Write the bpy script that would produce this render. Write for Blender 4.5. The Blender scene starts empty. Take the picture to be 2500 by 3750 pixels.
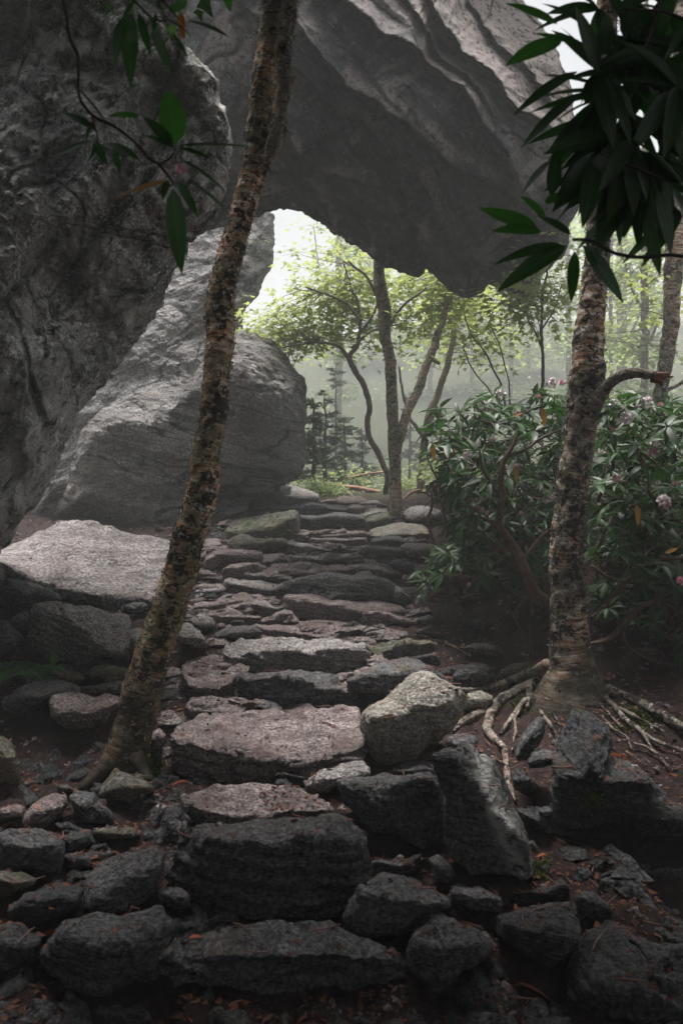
import bpy, math, random
import numpy as np
from mathutils import Vector
from mathutils.bvhtree import BVHTree

# ---------------------------------------------------------------- camera, sky, sun, exposure
SC = bpy.context.scene
COL = SC.collection
LENS = 27.0
FX = LENS / 36.0 * 3750.0            # focal length in photo pixels
HX, HY = 1250.0, 1875.0

cam_d = bpy.data.cameras.new('camera')
cam = bpy.data.objects.new('camera', cam_d)
COL.objects.link(cam)
cam.location = (0, 0, 0)
cam.rotation_euler = (math.radians(90), 0, 0)
cam_d.sensor_fit = 'VERTICAL'
cam_d.sensor_height = 36.0
cam_d.sensor_width = 24.0
cam_d.lens = LENS
cam_d.clip_start = 0.05
cam_d.clip_end = 600
cam_d.dof.use_dof = True
cam_d.dof.focus_distance = 5.5
cam_d.dof.aperture_fstop = 5.0
SC.camera = cam

SUN_EL, SUN_AZ = math.radians(78), math.radians(-20)     # azimuth from +Y, negative = to the left
w = bpy.data.worlds.new('World')
SC.world = w
w.use_nodes = True
nt = w.node_tree
nt.nodes.clear()
sky = nt.nodes.new('ShaderNodeTexSky')
sky.sky_type = 'NISHITA'
sky.sun_disc = False
sky.sun_elevation = SUN_EL
sky.sun_rotation = SUN_AZ
sky.air_density = 1.0
sky.dust_density = 4.0
sky.ozone_density = 1.0
hsv = nt.nodes.new('ShaderNodeHueSaturation')
hsv.inputs['Saturation'].default_value = 0.22            # overcast: the sky is nearly neutral
bgn = nt.nodes.new('ShaderNodeBackground')
bgn.inputs['Strength'].default_value = 0.05
out = nt.nodes.new('ShaderNodeOutputWorld')
nt.links.new(sky.outputs[0], hsv.inputs['Color'])
nt.links.new(hsv.outputs[0], bgn.inputs['Color'])
nt.links.new(bgn.outputs[0], out.inputs['Surface'])

sun_d = bpy.data.lights.new('sun', 'SUN')
sun_d.energy = 3.2
sun_d.angle = math.radians(26)
sun_d.color = (1.0, 0.955, 0.925)
sun = bpy.data.objects.new('sun', sun_d)
COL.objects.link(sun)
sd = Vector((math.sin(SUN_AZ) * math.cos(SUN_EL), math.cos(SUN_AZ) * math.cos(SUN_EL), math.sin(SUN_EL)))
sun.rotation_euler = sd.to_track_quat('Z', 'Y').to_euler()
sun.location = (-3, 6, 14)

SC.view_settings.view_transform = 'Standard'
SC.view_settings.look = 'None'
SC.view_settings.gamma = 1.0
SC.view_settings.use_curve_mapping = False
SC.view_settings.exposure = EXPOSURE = 1.72
SC.render.engine = 'CYCLES'
cy = SC.cycles
cy.use_denoising = True
cy.max_bounces = 8
cy.diffuse_bounces = 3
cy.glossy_bounces = 2
cy.transmission_bounces = 4
cy.volume_bounces = 3
cy.transparent_max_bounces = 8
cy.sample_clamp_indirect = 4.0
cy.caustics_reflective = False
cy.caustics_refractive = False
HAZE_DENSITY = 0.0098

# ---------------------------------------------------------------- small maths
def P(px, py, d):
    """the point at distance d in front of the tripod, in metres, for a bearing read off the photo"""
    px = np.asarray(px, float); py = np.asarray(py, float); d = np.asarray(d, float)
    return np.stack(np.broadcast_arrays((px - HX) * d / FX, d + 0 * px, (HY - py) * d / FX), -1)

_r = np.random.RandomState(7)
_perm = np.tile(_r.permutation(256), 3)
_grad = _r.normal(size=(256, 3)); _grad /= np.linalg.norm(_grad, axis=1)[:, None]

def pn(p):
    i = np.floor(p).astype(int); f = p - i
    i &= 255
    u = f * f * f * (f * (f * 6 - 15) + 10)
    res = 0
    for dx in (0, 1):
        wx = u[..., 0] if dx else 1 - u[..., 0]
        for dy in (0, 1):
            wy = u[..., 1] if dy else 1 - u[..., 1]
            for dz in (0, 1):
                wz = u[..., 2] if dz else 1 - u[..., 2]
                h = _perm[_perm[_perm[(i[..., 0] + dx)] + i[..., 1] + dy] + i[..., 2] + dz]
                g = _grad[h]
                d = g[..., 0] * (f[..., 0] - dx) + g[..., 1] * (f[..., 1] - dy) + g[..., 2] * (f[..., 2] - dz)
                res = res + wx * wy * wz * d
    return res * 1.6

def fbm(p, o=4, gain=.5, lac=2.03):
    a, s = 1.0, 0
    p = np.array(p, float)
    for k in range(o):
        s = s + a * pn(p + 17.3 * k)
        p = p * lac; a *= gain
    return s

def ridge(p, o=4):
    a, s = 1.0, 0
    p = np.array(p, float)
    for k in range(o):
        s = s + a * (1 - 2 * np.abs(pn(p + 9.1 * k)))
        p = p * 2.07; a *= .5
    return s

def strata(p, n, freq, warp=.5):
    """ledge profile of layered rock along direction n: 0..1, sharp drop at the end of each layer"""
    n = np.asarray(n, float); n = n / np.linalg.norm(n)
    s = (p @ n) * freq + warp * fbm(p * freq * .22 + 3.1, 3)
    f = s - np.floor(s)
    k = np.floor(s)
    amp = .35 + .65 * np.abs(np.sin(k * 12.9898) * 43758.5453 % 1)
    return amp * (f * (1 - np.clip((f - .86) / .14, 0, 1)))

def line_sd(x, y, pts):
    """signed distance to a line of ledges (positive on its upper right) and how far along it one is"""
    best = np.full(len(x), 1e9); sg = np.zeros(len(x)); al = np.zeros(len(x)); n = len(pts) - 1
    for k in range(n):
        ax, ay = pts[k]; bx, by = pts[k + 1]; dx, dy = bx - ax, by - ay; L2 = dx * dx + dy * dy
        t = np.clip(((x - ax) * dx + (y - ay) * dy) / L2, 0, 1)
        ex, ey = x - ax - t * dx, y - ay - t * dy
        r = np.hypot(ex, ey); m = r < best
        best = np.where(m, r, best); sg = np.where(m, np.sign(dx * -ey + dy * ex), sg); al = np.where(m, (k + t) / n, al)
    return best * np.where(sg == 0, 1, sg), al

def normals(Vt, Q):
    a, b, c = Vt[Q[:, 0]], Vt[Q[:, 1]], Vt[Q[:, 2]]
    if Q.shape[1] == 4:
        n = np.cross(Vt[Q[:, 2]] - a, Vt[Q[:, 3]] - b)
    else:
        n = np.cross(b - a, c - a)
    N = np.zeros_like(Vt)
    for k in range(Q.shape[1]):
        for j in range(3):
            N[:, j] += np.bincount(Q[:, k], n[:, j], len(Vt))
    return N / (np.linalg.norm(N, axis=1)[:, None] + 1e-12)

def smoothstep(a, b, x):
    t = np.clip((x - a) / (b - a), 0, 1)
    return t * t * (3 - 2 * t)

# ---------------------------------------------------------------- object helpers
def mesh(name, Vt, faces, uv=None, smooth=True, col=None):
    """faces: one int array (n,3|4) or a list of them"""
    if isinstance(faces, np.ndarray): faces = [faces]
    faces = [f for f in faces if len(f)]
    me = bpy.data.meshes.new(name)
    me.vertices.add(len(Vt)); me.vertices.foreach_set('co', np.asarray(Vt, np.float32).ravel())
    li = np.concatenate([f.ravel() for f in faces]).astype(np.int32)
    tot = np.concatenate([np.full(len(f), f.shape[1], np.int32) for f in faces])
    st = np.concatenate([[0], np.cumsum(tot)[:-1]]).astype(np.int32)
    me.loops.add(len(li)); me.loops.foreach_set('vertex_index', li)
    me.polygons.add(len(tot)); me.polygons.foreach_set('loop_start', st)
    me.polygons.foreach_set('loop_total', tot)
    me.polygons.foreach_set('use_smooth', np.full(len(tot), smooth))
    if uv is not None:
        l = me.uv_layers.new(name='UVMap')
        l.data.foreach_set('uv', np.asarray(uv, np.float32)[li].ravel())
    if col is not None:
        a = me.attributes.new('tint', 'FLOAT', 'POINT')
        a.data.foreach_set('value', np.asarray(col, np.float32))
    me.update(calc_edges=True)
    return me

def tag(o, label=None, cat=None, group=None, kind=None):
    if label: o['label'] = label
    if cat: o['category'] = cat
    if group: o['group'] = group
    if kind: o['kind'] = kind
    return o

def empty(name, loc, label, cat, group=None):
    o = bpy.data.objects.new(name, None)
    o.empty_display_size = .1
    COL.objects.link(o); o.location = tuple(float(v) for v in loc)
    return tag(o, label, cat, group)

def obj(name, Vt, faces, mat, parent=None, uv=None, smooth=True, col=None):
    """link ONE mesh object; a child keeps its parent's frame, a top-level thing has its origin at its base"""
    Vt = np.asarray(Vt, float)
    if parent is not None:
        org = world_of(parent)
    else:
        mn, mx = Vt.min(0), Vt.max(0)
        org = np.array([(mn[0] + mx[0]) / 2, (mn[1] + mx[1]) / 2, mn[2]])
    me = mesh(name, Vt - org, faces, uv, smooth, col)
    me.materials.append(mat)
    o = bpy.data.objects.new(name, me)
    COL.objects.link(o)
    if parent is not None: o.parent = parent
    else: o.location = org
    return o

def world_of(p):
    v = np.zeros(3)
    while p is not None:
        v = v + np.array(p.location); p = p.parent
    return v

class Acc:
    """collects vertices, faces, uv and tint for one mesh"""
    def __init__(s): s.v = []; s.q = []; s.t = []; s.u = []; s.c = []; s.n = 0
    def add(s, V, Q=None, T=None, uv=None, c=None):
        if Q is not None and len(Q): s.q.append(np.asarray(Q) + s.n)
        if T is not None and len(T): s.t.append(np.asarray(T) + s.n)
        s.v.append(V); s.u.append(uv if uv is not None else np.zeros((len(V), 2)))
        s.c.append(c if c is not None else np.zeros(len(V)))
        s.n += len(V)
    def obj(s, name, mat, parent=None, smooth=True):
        F = []
        if s.q: F.append(np.concatenate(s.q))
        if s.t: F.append(np.concatenate(s.t))
        return obj(name, np.concatenate(s.v), F, mat, parent, np.concatenate(s.u), smooth, np.concatenate(s.c))

# ---------------------------------------------------------------- materials
def nodemat(name):
    m = bpy.data.materials.new(name); m.use_nodes = True
    nt = m.node_tree; nt.nodes.clear()
    N = nt.nodes.new; L = nt.links.new
    o = N('ShaderNodeOutputMaterial')
    b = N('ShaderNodeBsdfPrincipled')
    L(b.outputs[0], o.inputs['Surface'])
    return m, nt, N, L, b, o

def ramp(nt, src, stops, interp='LINEAR'):
    r = nt.nodes.new('ShaderNodeValToRGB'); r.color_ramp.interpolation = interp
    e = r.color_ramp.elements
    while len(e) > 1: e.remove(e[-1])
    for i, (p, c) in enumerate(stops):
        if not hasattr(c, '__len__'): c = (c, c, c)
        x = e[0] if i == 0 else e.new(p)
        x.position = p; x.color = (*c, 1)
    if src is not None: nt.links.new(src, r.inputs[0])
    return r

def noise(nt, vec, scale, detail=6, rough=.55, dist=0.0):
    n = nt.nodes.new('ShaderNodeTexNoise')
    n.inputs['Scale'].default_value = scale; n.inputs['Detail'].default_value = detail
    n.inputs['Roughness'].default_value = rough; n.inputs['Distortion'].default_value = dist
    if vec is not None: nt.links.new(vec, n.inputs['Vector'])
    return n.outputs['Fac']

def mixc(nt, fac, a, b, mode='MIX'):
    m = nt.nodes.new('ShaderNodeMix'); m.data_type = 'RGBA'; m.blend_type = mode
    for s, v in ((m.inputs[0], fac), (m.inputs[6], a), (m.inputs[7], b)):
        if isinstance(v, (int, float)): s.default_value = v
        elif isinstance(v, tuple): s.default_value = (*v, 1)
        else: nt.links.new(v, s)
    return m.outputs[2]

def math_(nt, op, a, b=None):
    m = nt.nodes.new('ShaderNodeMath'); m.operation = op
    for s, v in ((m.inputs[0], a), (m.inputs[1], b)):
        if v is None: continue
        if isinstance(v, (int, float)): s.default_value = v
        else: nt.links.new(v, s)
    return m.outputs[0]

def mapping(nt, src, scale=(1, 1, 1), rot=(0, 0, 0)):
    m = nt.nodes.new('ShaderNodeMapping')
    m.vector_type = 'TEXTURE'                                            # turn first, then stretch
    m.inputs['Scale'].default_value = tuple(1 / s for s in scale); m.inputs['Rotation'].default_value = rot
    nt.links.new(src, m.inputs['Vector'])
    return m.outputs[0]

def rock_mat(name, dark=(.10, .098, .10), light=(.30, .285, .285), lichen=.3, lichen_col=(.55, .55, .52),
             dust=.0, moss=.1, foli=(0, 0, 0), bump=.5, scale=1.0, warm=0.0, vein=False, rough=.85, speck=0.0, band=0.0):
    m, nt, N, L, b, o = nodemat(name)
    tc = N('ShaderNodeTexCoord'); V = tc.outputs['Object']
    geo = N('ShaderNodeNewGeometry')
    Vs = mapping(nt, V, (1 * scale, 1 * scale, 4.5 * scale), foli)       # foliation streaks
    n1 = noise(nt, V, 1.7 * scale, 5, .6)
    n2 = noise(nt, Vs, 7, 8, .68, .4)
    n3 = noise(nt, V, 60 * scale, 4, .7)
    c = ramp(nt, n2, [(.28, dark), (.5, tuple((x + y) / 2 for x, y in zip(dark, light))), (.72, light)]).outputs[0]
    c = mixc(nt, ramp(nt, n1, [(.35, 0), (.65, .55)]).outputs[0], c, tuple(x * .62 for x in dark))
    c = mixc(nt, .9, c, ramp(nt, n3, [(.34, .18), (.48, .85), (.66, 2.2)]).outputs[0], 'MULTIPLY')
    pit = noise(nt, mapping(nt, V, (11 * scale, 11 * scale, 40 * scale), foli), 1.0, 6, .7, .5)
    c = mixc(nt, ramp(nt, pit, [(.34, .8), (.42, 0)]).outputs[0], c, tuple(x * .25 for x in dark))      # dark pits and flaked edges
    if warm:
        c = mixc(nt, math_(nt, 'MULTIPLY', ramp(nt, noise(nt, V, 3.1 * scale, 5, .6), [(.45, 0), (.62, 1)]).outputs[0], warm), c, (.26, .20, .12))
    # crusts of pale lichen: small blotches and specks
    lb = ramp(nt, noise(nt, V, 16 * scale, 7, .72, .25), [(.60 - .10 * lichen, 0), (.64 - .10 * lichen, 1)]).outputs[0]
    lm = ramp(nt, noise(nt, V, 2.3 * scale, 4, .6), [(.40, 0), (.6, 1)]).outputs[0]
    lf = math_(nt, 'MULTIPLY', math_(nt, 'MULTIPLY', lb, lm), min(1.0, lichen * 1.6))
    c = mixc(nt, lf, c, lichen_col)
    if band:
        bd = noise(nt, mapping(nt, V, (.5, .5, 3.2), foli), 1.0, 6, .6, .5)
        c = mixc(nt, band, c, ramp(nt, bd, [(.32, .22), (.45, .55), (.55, 1.3), (.66, 2.9)]).outputs[0], 'MULTIPLY')
        ck = noise(nt, mapping(nt, V, (.35, .35, 1.5), foli), 1.0, 4, .6, .8)
        c = mixc(nt, ramp(nt, ck, [(.485, 0), (.497, .9), (.503, .9), (.515, 0)]).outputs[0], c, (.012, .012, .013))
    if speck:
        s1 = ramp(nt, noise(nt, V, 42 * scale, 6, .75, .3), [(.54, 0), (.58, 1)]).outputs[0]
        s2 = ramp(nt, noise(nt, V, 1.6 * scale, 5, .65), [(.42, .05), (.6, 1)]).outputs[0]
        s3 = math_(nt, 'MULTIPLY', ramp(nt, noise(nt, V, 9 * scale, 8, .75, .4), [(.555, 0), (.59, 1)]).outputs[0], s2)
        c = mixc(nt, math_(nt, 'MULTIPLY', math_(nt, 'MULTIPLY', s1, s2), speck), c, lichen_col)
        c = mixc(nt, math_(nt, 'MULTIPLY', s3, speck), c, tuple(min(1, v * 1.15) for v in lichen_col))
        c = mixc(nt, ramp(nt, noise(nt, V, 5.5 * scale, 7, .7, .3), [(.59, 0), (.635, .75)]).outputs[0], c, (.03, .031, .032))
    up = math_(nt, 'MAXIMUM', math_(nt, 'ADD', N('ShaderNodeSeparateXYZ').outputs[2], 0.0), 0.0)
    sep = nt.nodes[-1] if False else None
    for nd in nt.nodes:
        if nd.type == 'SEPXYZ': L(geo.outputs['Normal'], nd.inputs[0])
    if dust:
        d = math_(nt, 'MULTIPLY', ramp(nt, up, [(.55, 0), (.92, 1)]).outputs[0],
                  ramp(nt, noise(nt, V, 4.0, 7, .65), [(.44, 0), (.60, 1)]).outputs[0])
        c = mixc(nt, math_(nt, 'MULTIPLY', d, dust), c, (.155, .108, .100))
    if moss:
        d = math_(nt, 'MULTIPLY', ramp(nt, up, [(.2, 0), (.8, 1)]).outputs[0],
                  ramp(nt, noise(nt, V, 5.0, 6, .7), [(.60 - .12 * moss, 0), (.68 - .12 * moss, 1)]).outputs[0])
        c = mixc(nt, math_(nt, 'MULTIPLY', d, min(1, moss * 1.5)), c, (.05, .062, .022))
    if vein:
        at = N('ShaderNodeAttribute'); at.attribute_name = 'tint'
        c = mixc(nt, math_(nt, 'MINIMUM', math_(nt, 'MAXIMUM', math_(nt, 'MULTIPLY', at.outputs['Fac'], -1.0), 0.0), 1.0), c, (.012, .011, .013))   # crack shade painted dark, along with the dark joints
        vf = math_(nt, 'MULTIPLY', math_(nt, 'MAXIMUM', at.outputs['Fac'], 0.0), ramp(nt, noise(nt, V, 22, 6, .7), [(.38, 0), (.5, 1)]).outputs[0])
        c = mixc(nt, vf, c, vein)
    L(c, b.inputs['Base Color'])
    b.inputs['Roughness'].default_value = rough
    b.inputs['Specular IOR Level'].default_value = .28
    hb = math_(nt, 'ADD', math_(nt, 'MULTIPLY', n2, 1.2), math_(nt, 'ADD', math_(nt, 'MULTIPLY', noise(nt, V, 30 * scale, 9, .7), .55),
               math_(nt, 'MULTIPLY', n3, .22)))
    hb = math_(nt, 'ADD', hb, math_(nt, 'MULTIPLY', lf, .12))
    hb = math_(nt, 'ADD', hb, math_(nt, 'MULTIPLY', pit, .9))
    bp = N('ShaderNodeBump'); bp.inputs['Strength'].default_value = min(1, bump * 1.15); bp.inputs['Distance'].default_value = .05
    L(hb, bp.inputs['Height']); L(bp.outputs[0], b.inputs['Normal'])
    return m

M = {}
M['step'] = rock_mat('trodden_stone', (.13, .108, .104), (.50, .42, .405), .12, dust=.75, moss=.05, bump=.75)
M['step_pale'] = rock_mat('pale_trodden_stone', (.19, .178, .174), (.56, .52, .505), .15, dust=.35, moss=.04, bump=.75)
M['rock'] = rock_mat('grey_stone', (.062, .063, .066), (.225, .225, .228), .25, dust=.35, moss=.3, bump=.8)
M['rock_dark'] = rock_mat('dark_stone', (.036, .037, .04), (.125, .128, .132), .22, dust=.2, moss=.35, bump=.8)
M['boulder_pale'] = rock_mat('lichened_boulder', (.17, .155, .135), (.36, .34, .30), .5, (.50, .49, .43), moss=.25, bump=.6, warm=.6)
M['mossy'] = rock_mat('mossy_stone', (.08, .078, .07), (.22, .21, .18), .3, dust=.1, moss=.9, bump=.7, warm=.5)
M['cliff'] = rock_mat('lichened_cliff', (.12, .122, .125), (.52, .52, .505), .7, (.88, .87, .84), moss=.25, foli=(0, math.radians(-50), 0), bump=1.0, scale=.9, warm=.35, vein=(.62, .60, .57), speck=1.0, band=.7)
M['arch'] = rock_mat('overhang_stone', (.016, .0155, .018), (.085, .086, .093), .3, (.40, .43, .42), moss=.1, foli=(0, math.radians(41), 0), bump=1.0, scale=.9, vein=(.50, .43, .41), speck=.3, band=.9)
M['back'] = rock_mat('misty_stone', (.12, .115, .115), (.27, .26, .258), .3, (.42, .40, .39), moss=.15, foli=(0, math.radians(14), 0), bump=1.0, scale=.7, warm=.2, band=.45)
M['back_pale'] = rock_mat('pale_misty_stone', (.19, .185, .185), (.38, .365, .36), .3, (.60, .58, .57), moss=.1, foli=(0, math.radians(-30), 0), bump=1.0, scale=.7, band=.35)
M['slab'] = rock_mat('bare_slab', (.17, .155, .15), (.36, .33, .325), .15, dust=.4, moss=.08, bump=.8, scale=.6)
M['quartz'] = rock_mat('veined_stone', (.08, .08, .08), (.22, .22, .215), .3, moss=.25, bump=.8, vein=(.62, .60, .56))

def soil_mat():
    m, nt, N, L, b, o = nodemat('soil')
    V = N('ShaderNodeTexCoord').outputs['Object']
    n1 = noise(nt, V, 2.2, 6, .6); n2 = noise(nt, V, 28, 9, .75); n3 = noise(nt, V, 110, 5, .7)
    c = ramp(nt, n2, [(.3, (.010, .007, .007)), (.5, (.034, .022, .022)), (.66, (.085, .056, .054)), (.78, (.20, .15, .14))]).outputs[0]
    c = mixc(nt, ramp(nt, n1, [(.4, 0), (.65, .6)]).outputs[0], c, (.045, .030, .026))
    at = N('ShaderNodeAttribute'); at.attribute_name = 'tint'
    g = math_(nt, 'MULTIPLY', at.outputs['Fac'], ramp(nt, noise(nt, V, 1.3, 6, .7), [(.35, .2), (.6, 1)]).outputs[0])
    c = mixc(nt, g, c, ramp(nt, n2, [(.3, (.018, .026, .010)), (.7, (.06, .085, .03))]).outputs[0])
    L(c, b.inputs['Base Color']); b.inputs['Roughness'].default_value = .95
    b.inputs['Specular IOR Level'].default_value = .15
    bp = N('ShaderNodeBump'); bp.inputs['Strength'].default_value = .9; bp.inputs['Distance'].default_value = .03
    L(math_(nt, 'ADD', n2, math_(nt, 'MULTIPLY', n3, .4)), bp.inputs['Height']); L(bp.outputs[0], b.inputs['Normal'])
    return m
M['soil'] = soil_mat()

def bark_mat(name, pale, orange, green, dark=.5, contrast=1.0):
    """birch bark: u runs round the trunk, v along it, both in metres"""
    m, nt, N, L, b, o = nodemat(name)
    U = N('ShaderNodeTexCoord').outputs['UV']; V = N('ShaderNodeTexCoord').outputs['Object']
    band = noise(nt, mapping(nt, U, (7, 42, 1)), 1.0, 7, .7, .35)
    fine = noise(nt, mapping(nt, U, (22, 170, 1)), 1.0, 5, .7, .2)
    blot = noise(nt, mapping(nt, U, (15, 17, 1)), 1.0, 7, .72, .6)
    big = noise(nt, V, 4.5, 4, .6)
    c = ramp(nt, band, [(.38, (.03, .022, .018)), (.45, tuple(x * .8 for x in orange)), (.535, tuple((x + y) * .4 for x, y in zip(orange, pale))), (.60, pale)]).outputs[0]
    c = mixc(nt, ramp(nt, noise(nt, V, 3.2, 5, .6), [(.40, 0), (.55, .85)]).outputs[0], c, green)
    c = mixc(nt, .8, c, ramp(nt, fine, [(.32, .22), (.5, .9), (.68, 1.5)]).outputs[0], 'MULTIPLY')
    blot2 = math_(nt, 'ADD', blot, math_(nt, 'MULTIPLY', math_(nt, 'SUBTRACT', big, .5), .5))
    c = mixc(nt, ramp(nt, blot2, [(.50 - .12 * (dark - .5), 0), (.535 - .12 * (dark - .5), .95)]).outputs[0], c, (.014, .011, .010))
    c = mixc(nt, ramp(nt, noise(nt, V, 30, 6, .75), [(.57, 0), (.61, .8)]).outputs[0], c, (.40, .44, .36))
    at = N('ShaderNodeAttribute'); at.attribute_name = 'tint'                # old dark mossy bark near the foot
    c = mixc(nt, at.outputs['Fac'], c, ramp(nt, noise(nt, V, 26, 6, .7), [(.4, (.016, .013, .011)), (.6, (.055, .046, .030)), (.7, (.075, .085, .035))]).outputs[0])
    L(c, b.inputs['Base Color']); b.inputs['Roughness'].default_value = .8
    b.inputs['Specular IOR Level'].default_value = .25
    bp = N('ShaderNodeBump'); bp.inputs['Strength'].default_value = .9; bp.inputs['Distance'].default_value = .012
    L(math_(nt, 'ADD', math_(nt, 'ADD', band, math_(nt, 'MULTIPLY', fine, .6)), math_(nt, 'MULTIPLY', blot, -.8)), bp.inputs['Height'])
    L(bp.outputs[0], b.inputs['Normal'])
    return m
M['birch'] = bark_mat('yellow_birch_bark', (.88, .80, .68), (.62, .25, .09), (.17, .15, .075), .50)
M['birch_r'] = bark_mat('grey_birch_bark', (.86, .79, .70), (.56, .26, .12), (.13, .13, .10), .56)
M['root'] = bark_mat('root_bark', (.50, .44, .40), (.30, .18, .13), (.17, .15, .12), .4)
M['maple_bark'] = bark_mat('maple_bark', (.48, .39, .31), (.34, .20, .12), (.10, .11, .05), .3)

def plain(name, col, rough=.8, var=.4, sc=20, bump=.4):
    m, nt, N, L, b, o = nodemat(name)
    V = N('ShaderNodeTexCoord').outputs['Object']
    n = noise(nt, V, sc, 6, .65)
    c = ramp(nt, n, [(.3, tuple(x * (1 - var) for x in col)), (.7, tuple(min(1, x * (1 + var)) for x in col))]).outputs[0]
    L(c, b.inputs['Base Color']); b.inputs['Roughness'].default_value = rough
    b.inputs['Specular IOR Level'].default_value = .3
    bp = N('ShaderNodeBump'); bp.inputs['Strength'].default_value = bump; bp.inputs['Distance'].default_value = .01
    L(n, bp.inputs['Height']); L(bp.outputs[0], b.inputs['Normal'])
    return m
M['twig'] = plain('dark_twig', (.035, .026, .022))
M['twig_red'] = plain('reddish_twig', (.17, .085, .065))
M['stem'] = plain('rhododendron_stem', (.10, .065, .052), var=.6, sc=30)
M['hazy_bark'] = plain('greyish_bark', (.13, .105, .085), var=.6, sc=14)
M['dead_wood'] = plain('fallen_wood', (.25, .13, .09), var=.5, sc=12)
M['broken'] = plain('splintered_wood', (.13, .055, .04), var=.6, sc=40)
M['flower'] = plain('pale_pink_petals', (.85, .76, .78), .6, .2)
M['bud'] = plain('pink_bud', (.75, .40, .48), .6, .3)
M['dry'] = plain('dried_brown_leaf', (.20, .065, .04), .7, .5)

def leaf_mat(name, a, b_, rough=.45, trans=.35, tcol=None, spec=.4, spots=None, veins=False):
    m, nt, N, L, b, o = nodemat(name)
    at = N('ShaderNodeAttribute'); at.attribute_name = 'tint'
    V = N('ShaderNodeTexCoord').outputs['Object']
    f = math_(nt, 'ADD', math_(nt, 'MULTIPLY', at.outputs['Fac'], .8), math_(nt, 'MULTIPLY', noise(nt, V, 9, 3), .3))
    c = mixc(nt, f, a, b_)
    if spots: c = mixc(nt, ramp(nt, noise(nt, V, 160, 3, .6), [(.55, 0), (.6, 1)]).outputs[0], c, spots)
    if veins:
        sp = N('ShaderNodeSeparateXYZ'); L(V, sp.inputs[0])
        ay = math_(nt, 'ABSOLUTE', sp.outputs[1])
        mid = ramp(nt, ay, [(0, 1), (.006, .8), (.012, 0)]).outputs[0]
        sv = math_(nt, 'SINE', math_(nt, 'MULTIPLY', math_(nt, 'SUBTRACT', sp.outputs[0], math_(nt, 'MULTIPLY', ay, 1.1)), 95))
        sv = math_(nt, 'MULTIPLY', ramp(nt, sv, [(.75, 0), (1.0, 1)]).outputs[0], .3)
        f2 = math_(nt, 'MAXIMUM', math_(nt, 'MULTIPLY', mid, .8), sv)
        c = mixc(nt, f2, c, tuple(min(1, v * 3 + .01) for v in b_))
        c = mixc(nt, ramp(nt, noise(nt, V, 7, 5, .7), [(.60, 0), (.68, .7)]).outputs[0], c, (.05, .035, .012))     # blemishes
    L(c, b.inputs['Base Color']); b.inputs['Roughness'].default_value = rough
    b.inputs['Specular IOR Level'].default_value = spec
    t = N('ShaderNodeBsdfTranslucent')
    if tcol: t.inputs[0].default_value = (*tcol, 1)
    else: L(c, t.inputs[0])
    mx = N('ShaderNodeMixShader'); mx.inputs[0].default_value = trans
    L(b.outputs[0], mx.inputs[1]); L(t.outputs[0], mx.inputs[2]); L(mx.outputs[0], o.inputs['Surface'])
    return m
M['rleaf'] = leaf_mat('rhododendron_leaf', (.009, .026, .008), (.035, .08, .022), .44, .2, (.05, .14, .02), spec=.3)
M['rleaf_near'] = leaf_mat('rhododendron_leaf_backlit', (.008, .022, .008), (.018, .042, .014), .38, .32, (.04, .16, .02), .4, veins=True)
M['rleaf_bright'] = leaf_mat('young_rhododendron_leaf', (.02, .06, .012), (.03, .09, .02), .45, .55, (.08, .32, .03), .3, veins=True)
M['yleaf'] = leaf_mat('yellowed_leaf', (.28, .13, .02), (.38, .2, .03), .6, .3, spots=(.10, .06, .02))
M['oleaf'] = leaf_mat('orange_fallen_leaf', (.32, .075, .025), (.50, .16, .03), .6, .25)
M['maple'] = leaf_mat('maple_leaf', (.15, .22, .05), (.27, .33, .09), .6, .5, (.48, .55, .18), .2)
M['maple_far'] = leaf_mat('distant_leaf', (.16, .24, .10), (.27, .34, .15), .6, .5, (.40, .48, .20), .2)
M['spruce'] = leaf_mat('spruce_needles', (.045, .07, .04), (.09, .125, .06), .7, .1, spec=.2)
M['fern'] = leaf_mat('fern', (.05, .15, .04), (.11, .26, .08), .6, .35, (.06, .18, .04), .2)
M['moss'] = leaf_mat('moss', (.03, .05, .008), (.10, .15, .02), .9, .1, spec=.1)
M['litter'] = leaf_mat('leaf_litter', (.045, .020, .016), (.20, .085, .05), .8, .1, spec=.15)

# ---------------------------------------------------------------- ground shape
_tab = [(3750, 2.2), (3400, 2.6), (3189, 2.95), (2854, 3.8), (2631, 4.6), (2392, 5.6), (2232, 6.5), (2073, 7.7),
        (1945, 9.2), (1834, 11.0), (1802, 12.5)]
_pY = [-6, 0, 1.5] + [y for _, y in _tab] + [16, 22, 30, 60, 120]
_pZ = [-1.75, -1.62, -1.52] + [(HY - p) * y / FX for p, y in _tab] + [.50, .8, 2.4, 14.0, 24.0]

def ground_z(X, Y, rough=True):
    X = np.asarray(X, float); Y = np.asarray(Y, float)
    z = np.interp(Y, _pY, _pZ)
    z = z + .28 * smoothstep(.9, 1.9, X) * smoothstep(3.0, 4.4, Y) * (1 - .4 * smoothstep(9, 12, Y))
    z = z + .10 * np.clip(X - 1.9, 0, 8) * smoothstep(3, 5, Y)
    z = z + .22 * smoothstep(2.5, 6, -X) * smoothstep(10, 16, Y) * 2
    z = z - .35 * smoothstep(1.0, 1.5, X) * (1 - smoothstep(3.1, 3.5, Y))      # hollow in front of the bank
    if rough:
        p = np.stack([X, Y, 0 * X], -1)
        z = z + .05 * fbm(p * 1.3, 3) + .03 * fbm(p * 5 + 4, 4) + .02 * ridge(p * 7, 3) * (Y < 13) - .02
    return z

def hit(px, py):
    """where the bearing meets the ground: distance"""
    d = np.arange(1.6, 40, .02)
    X = (px - HX) * d / FX; Z = (HY - py) * d / FX
    k = np.nonzero(Z < ground_z(X, d, False))[0]
    return float(d[k[0]]) if len(k) else 14.0

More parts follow.
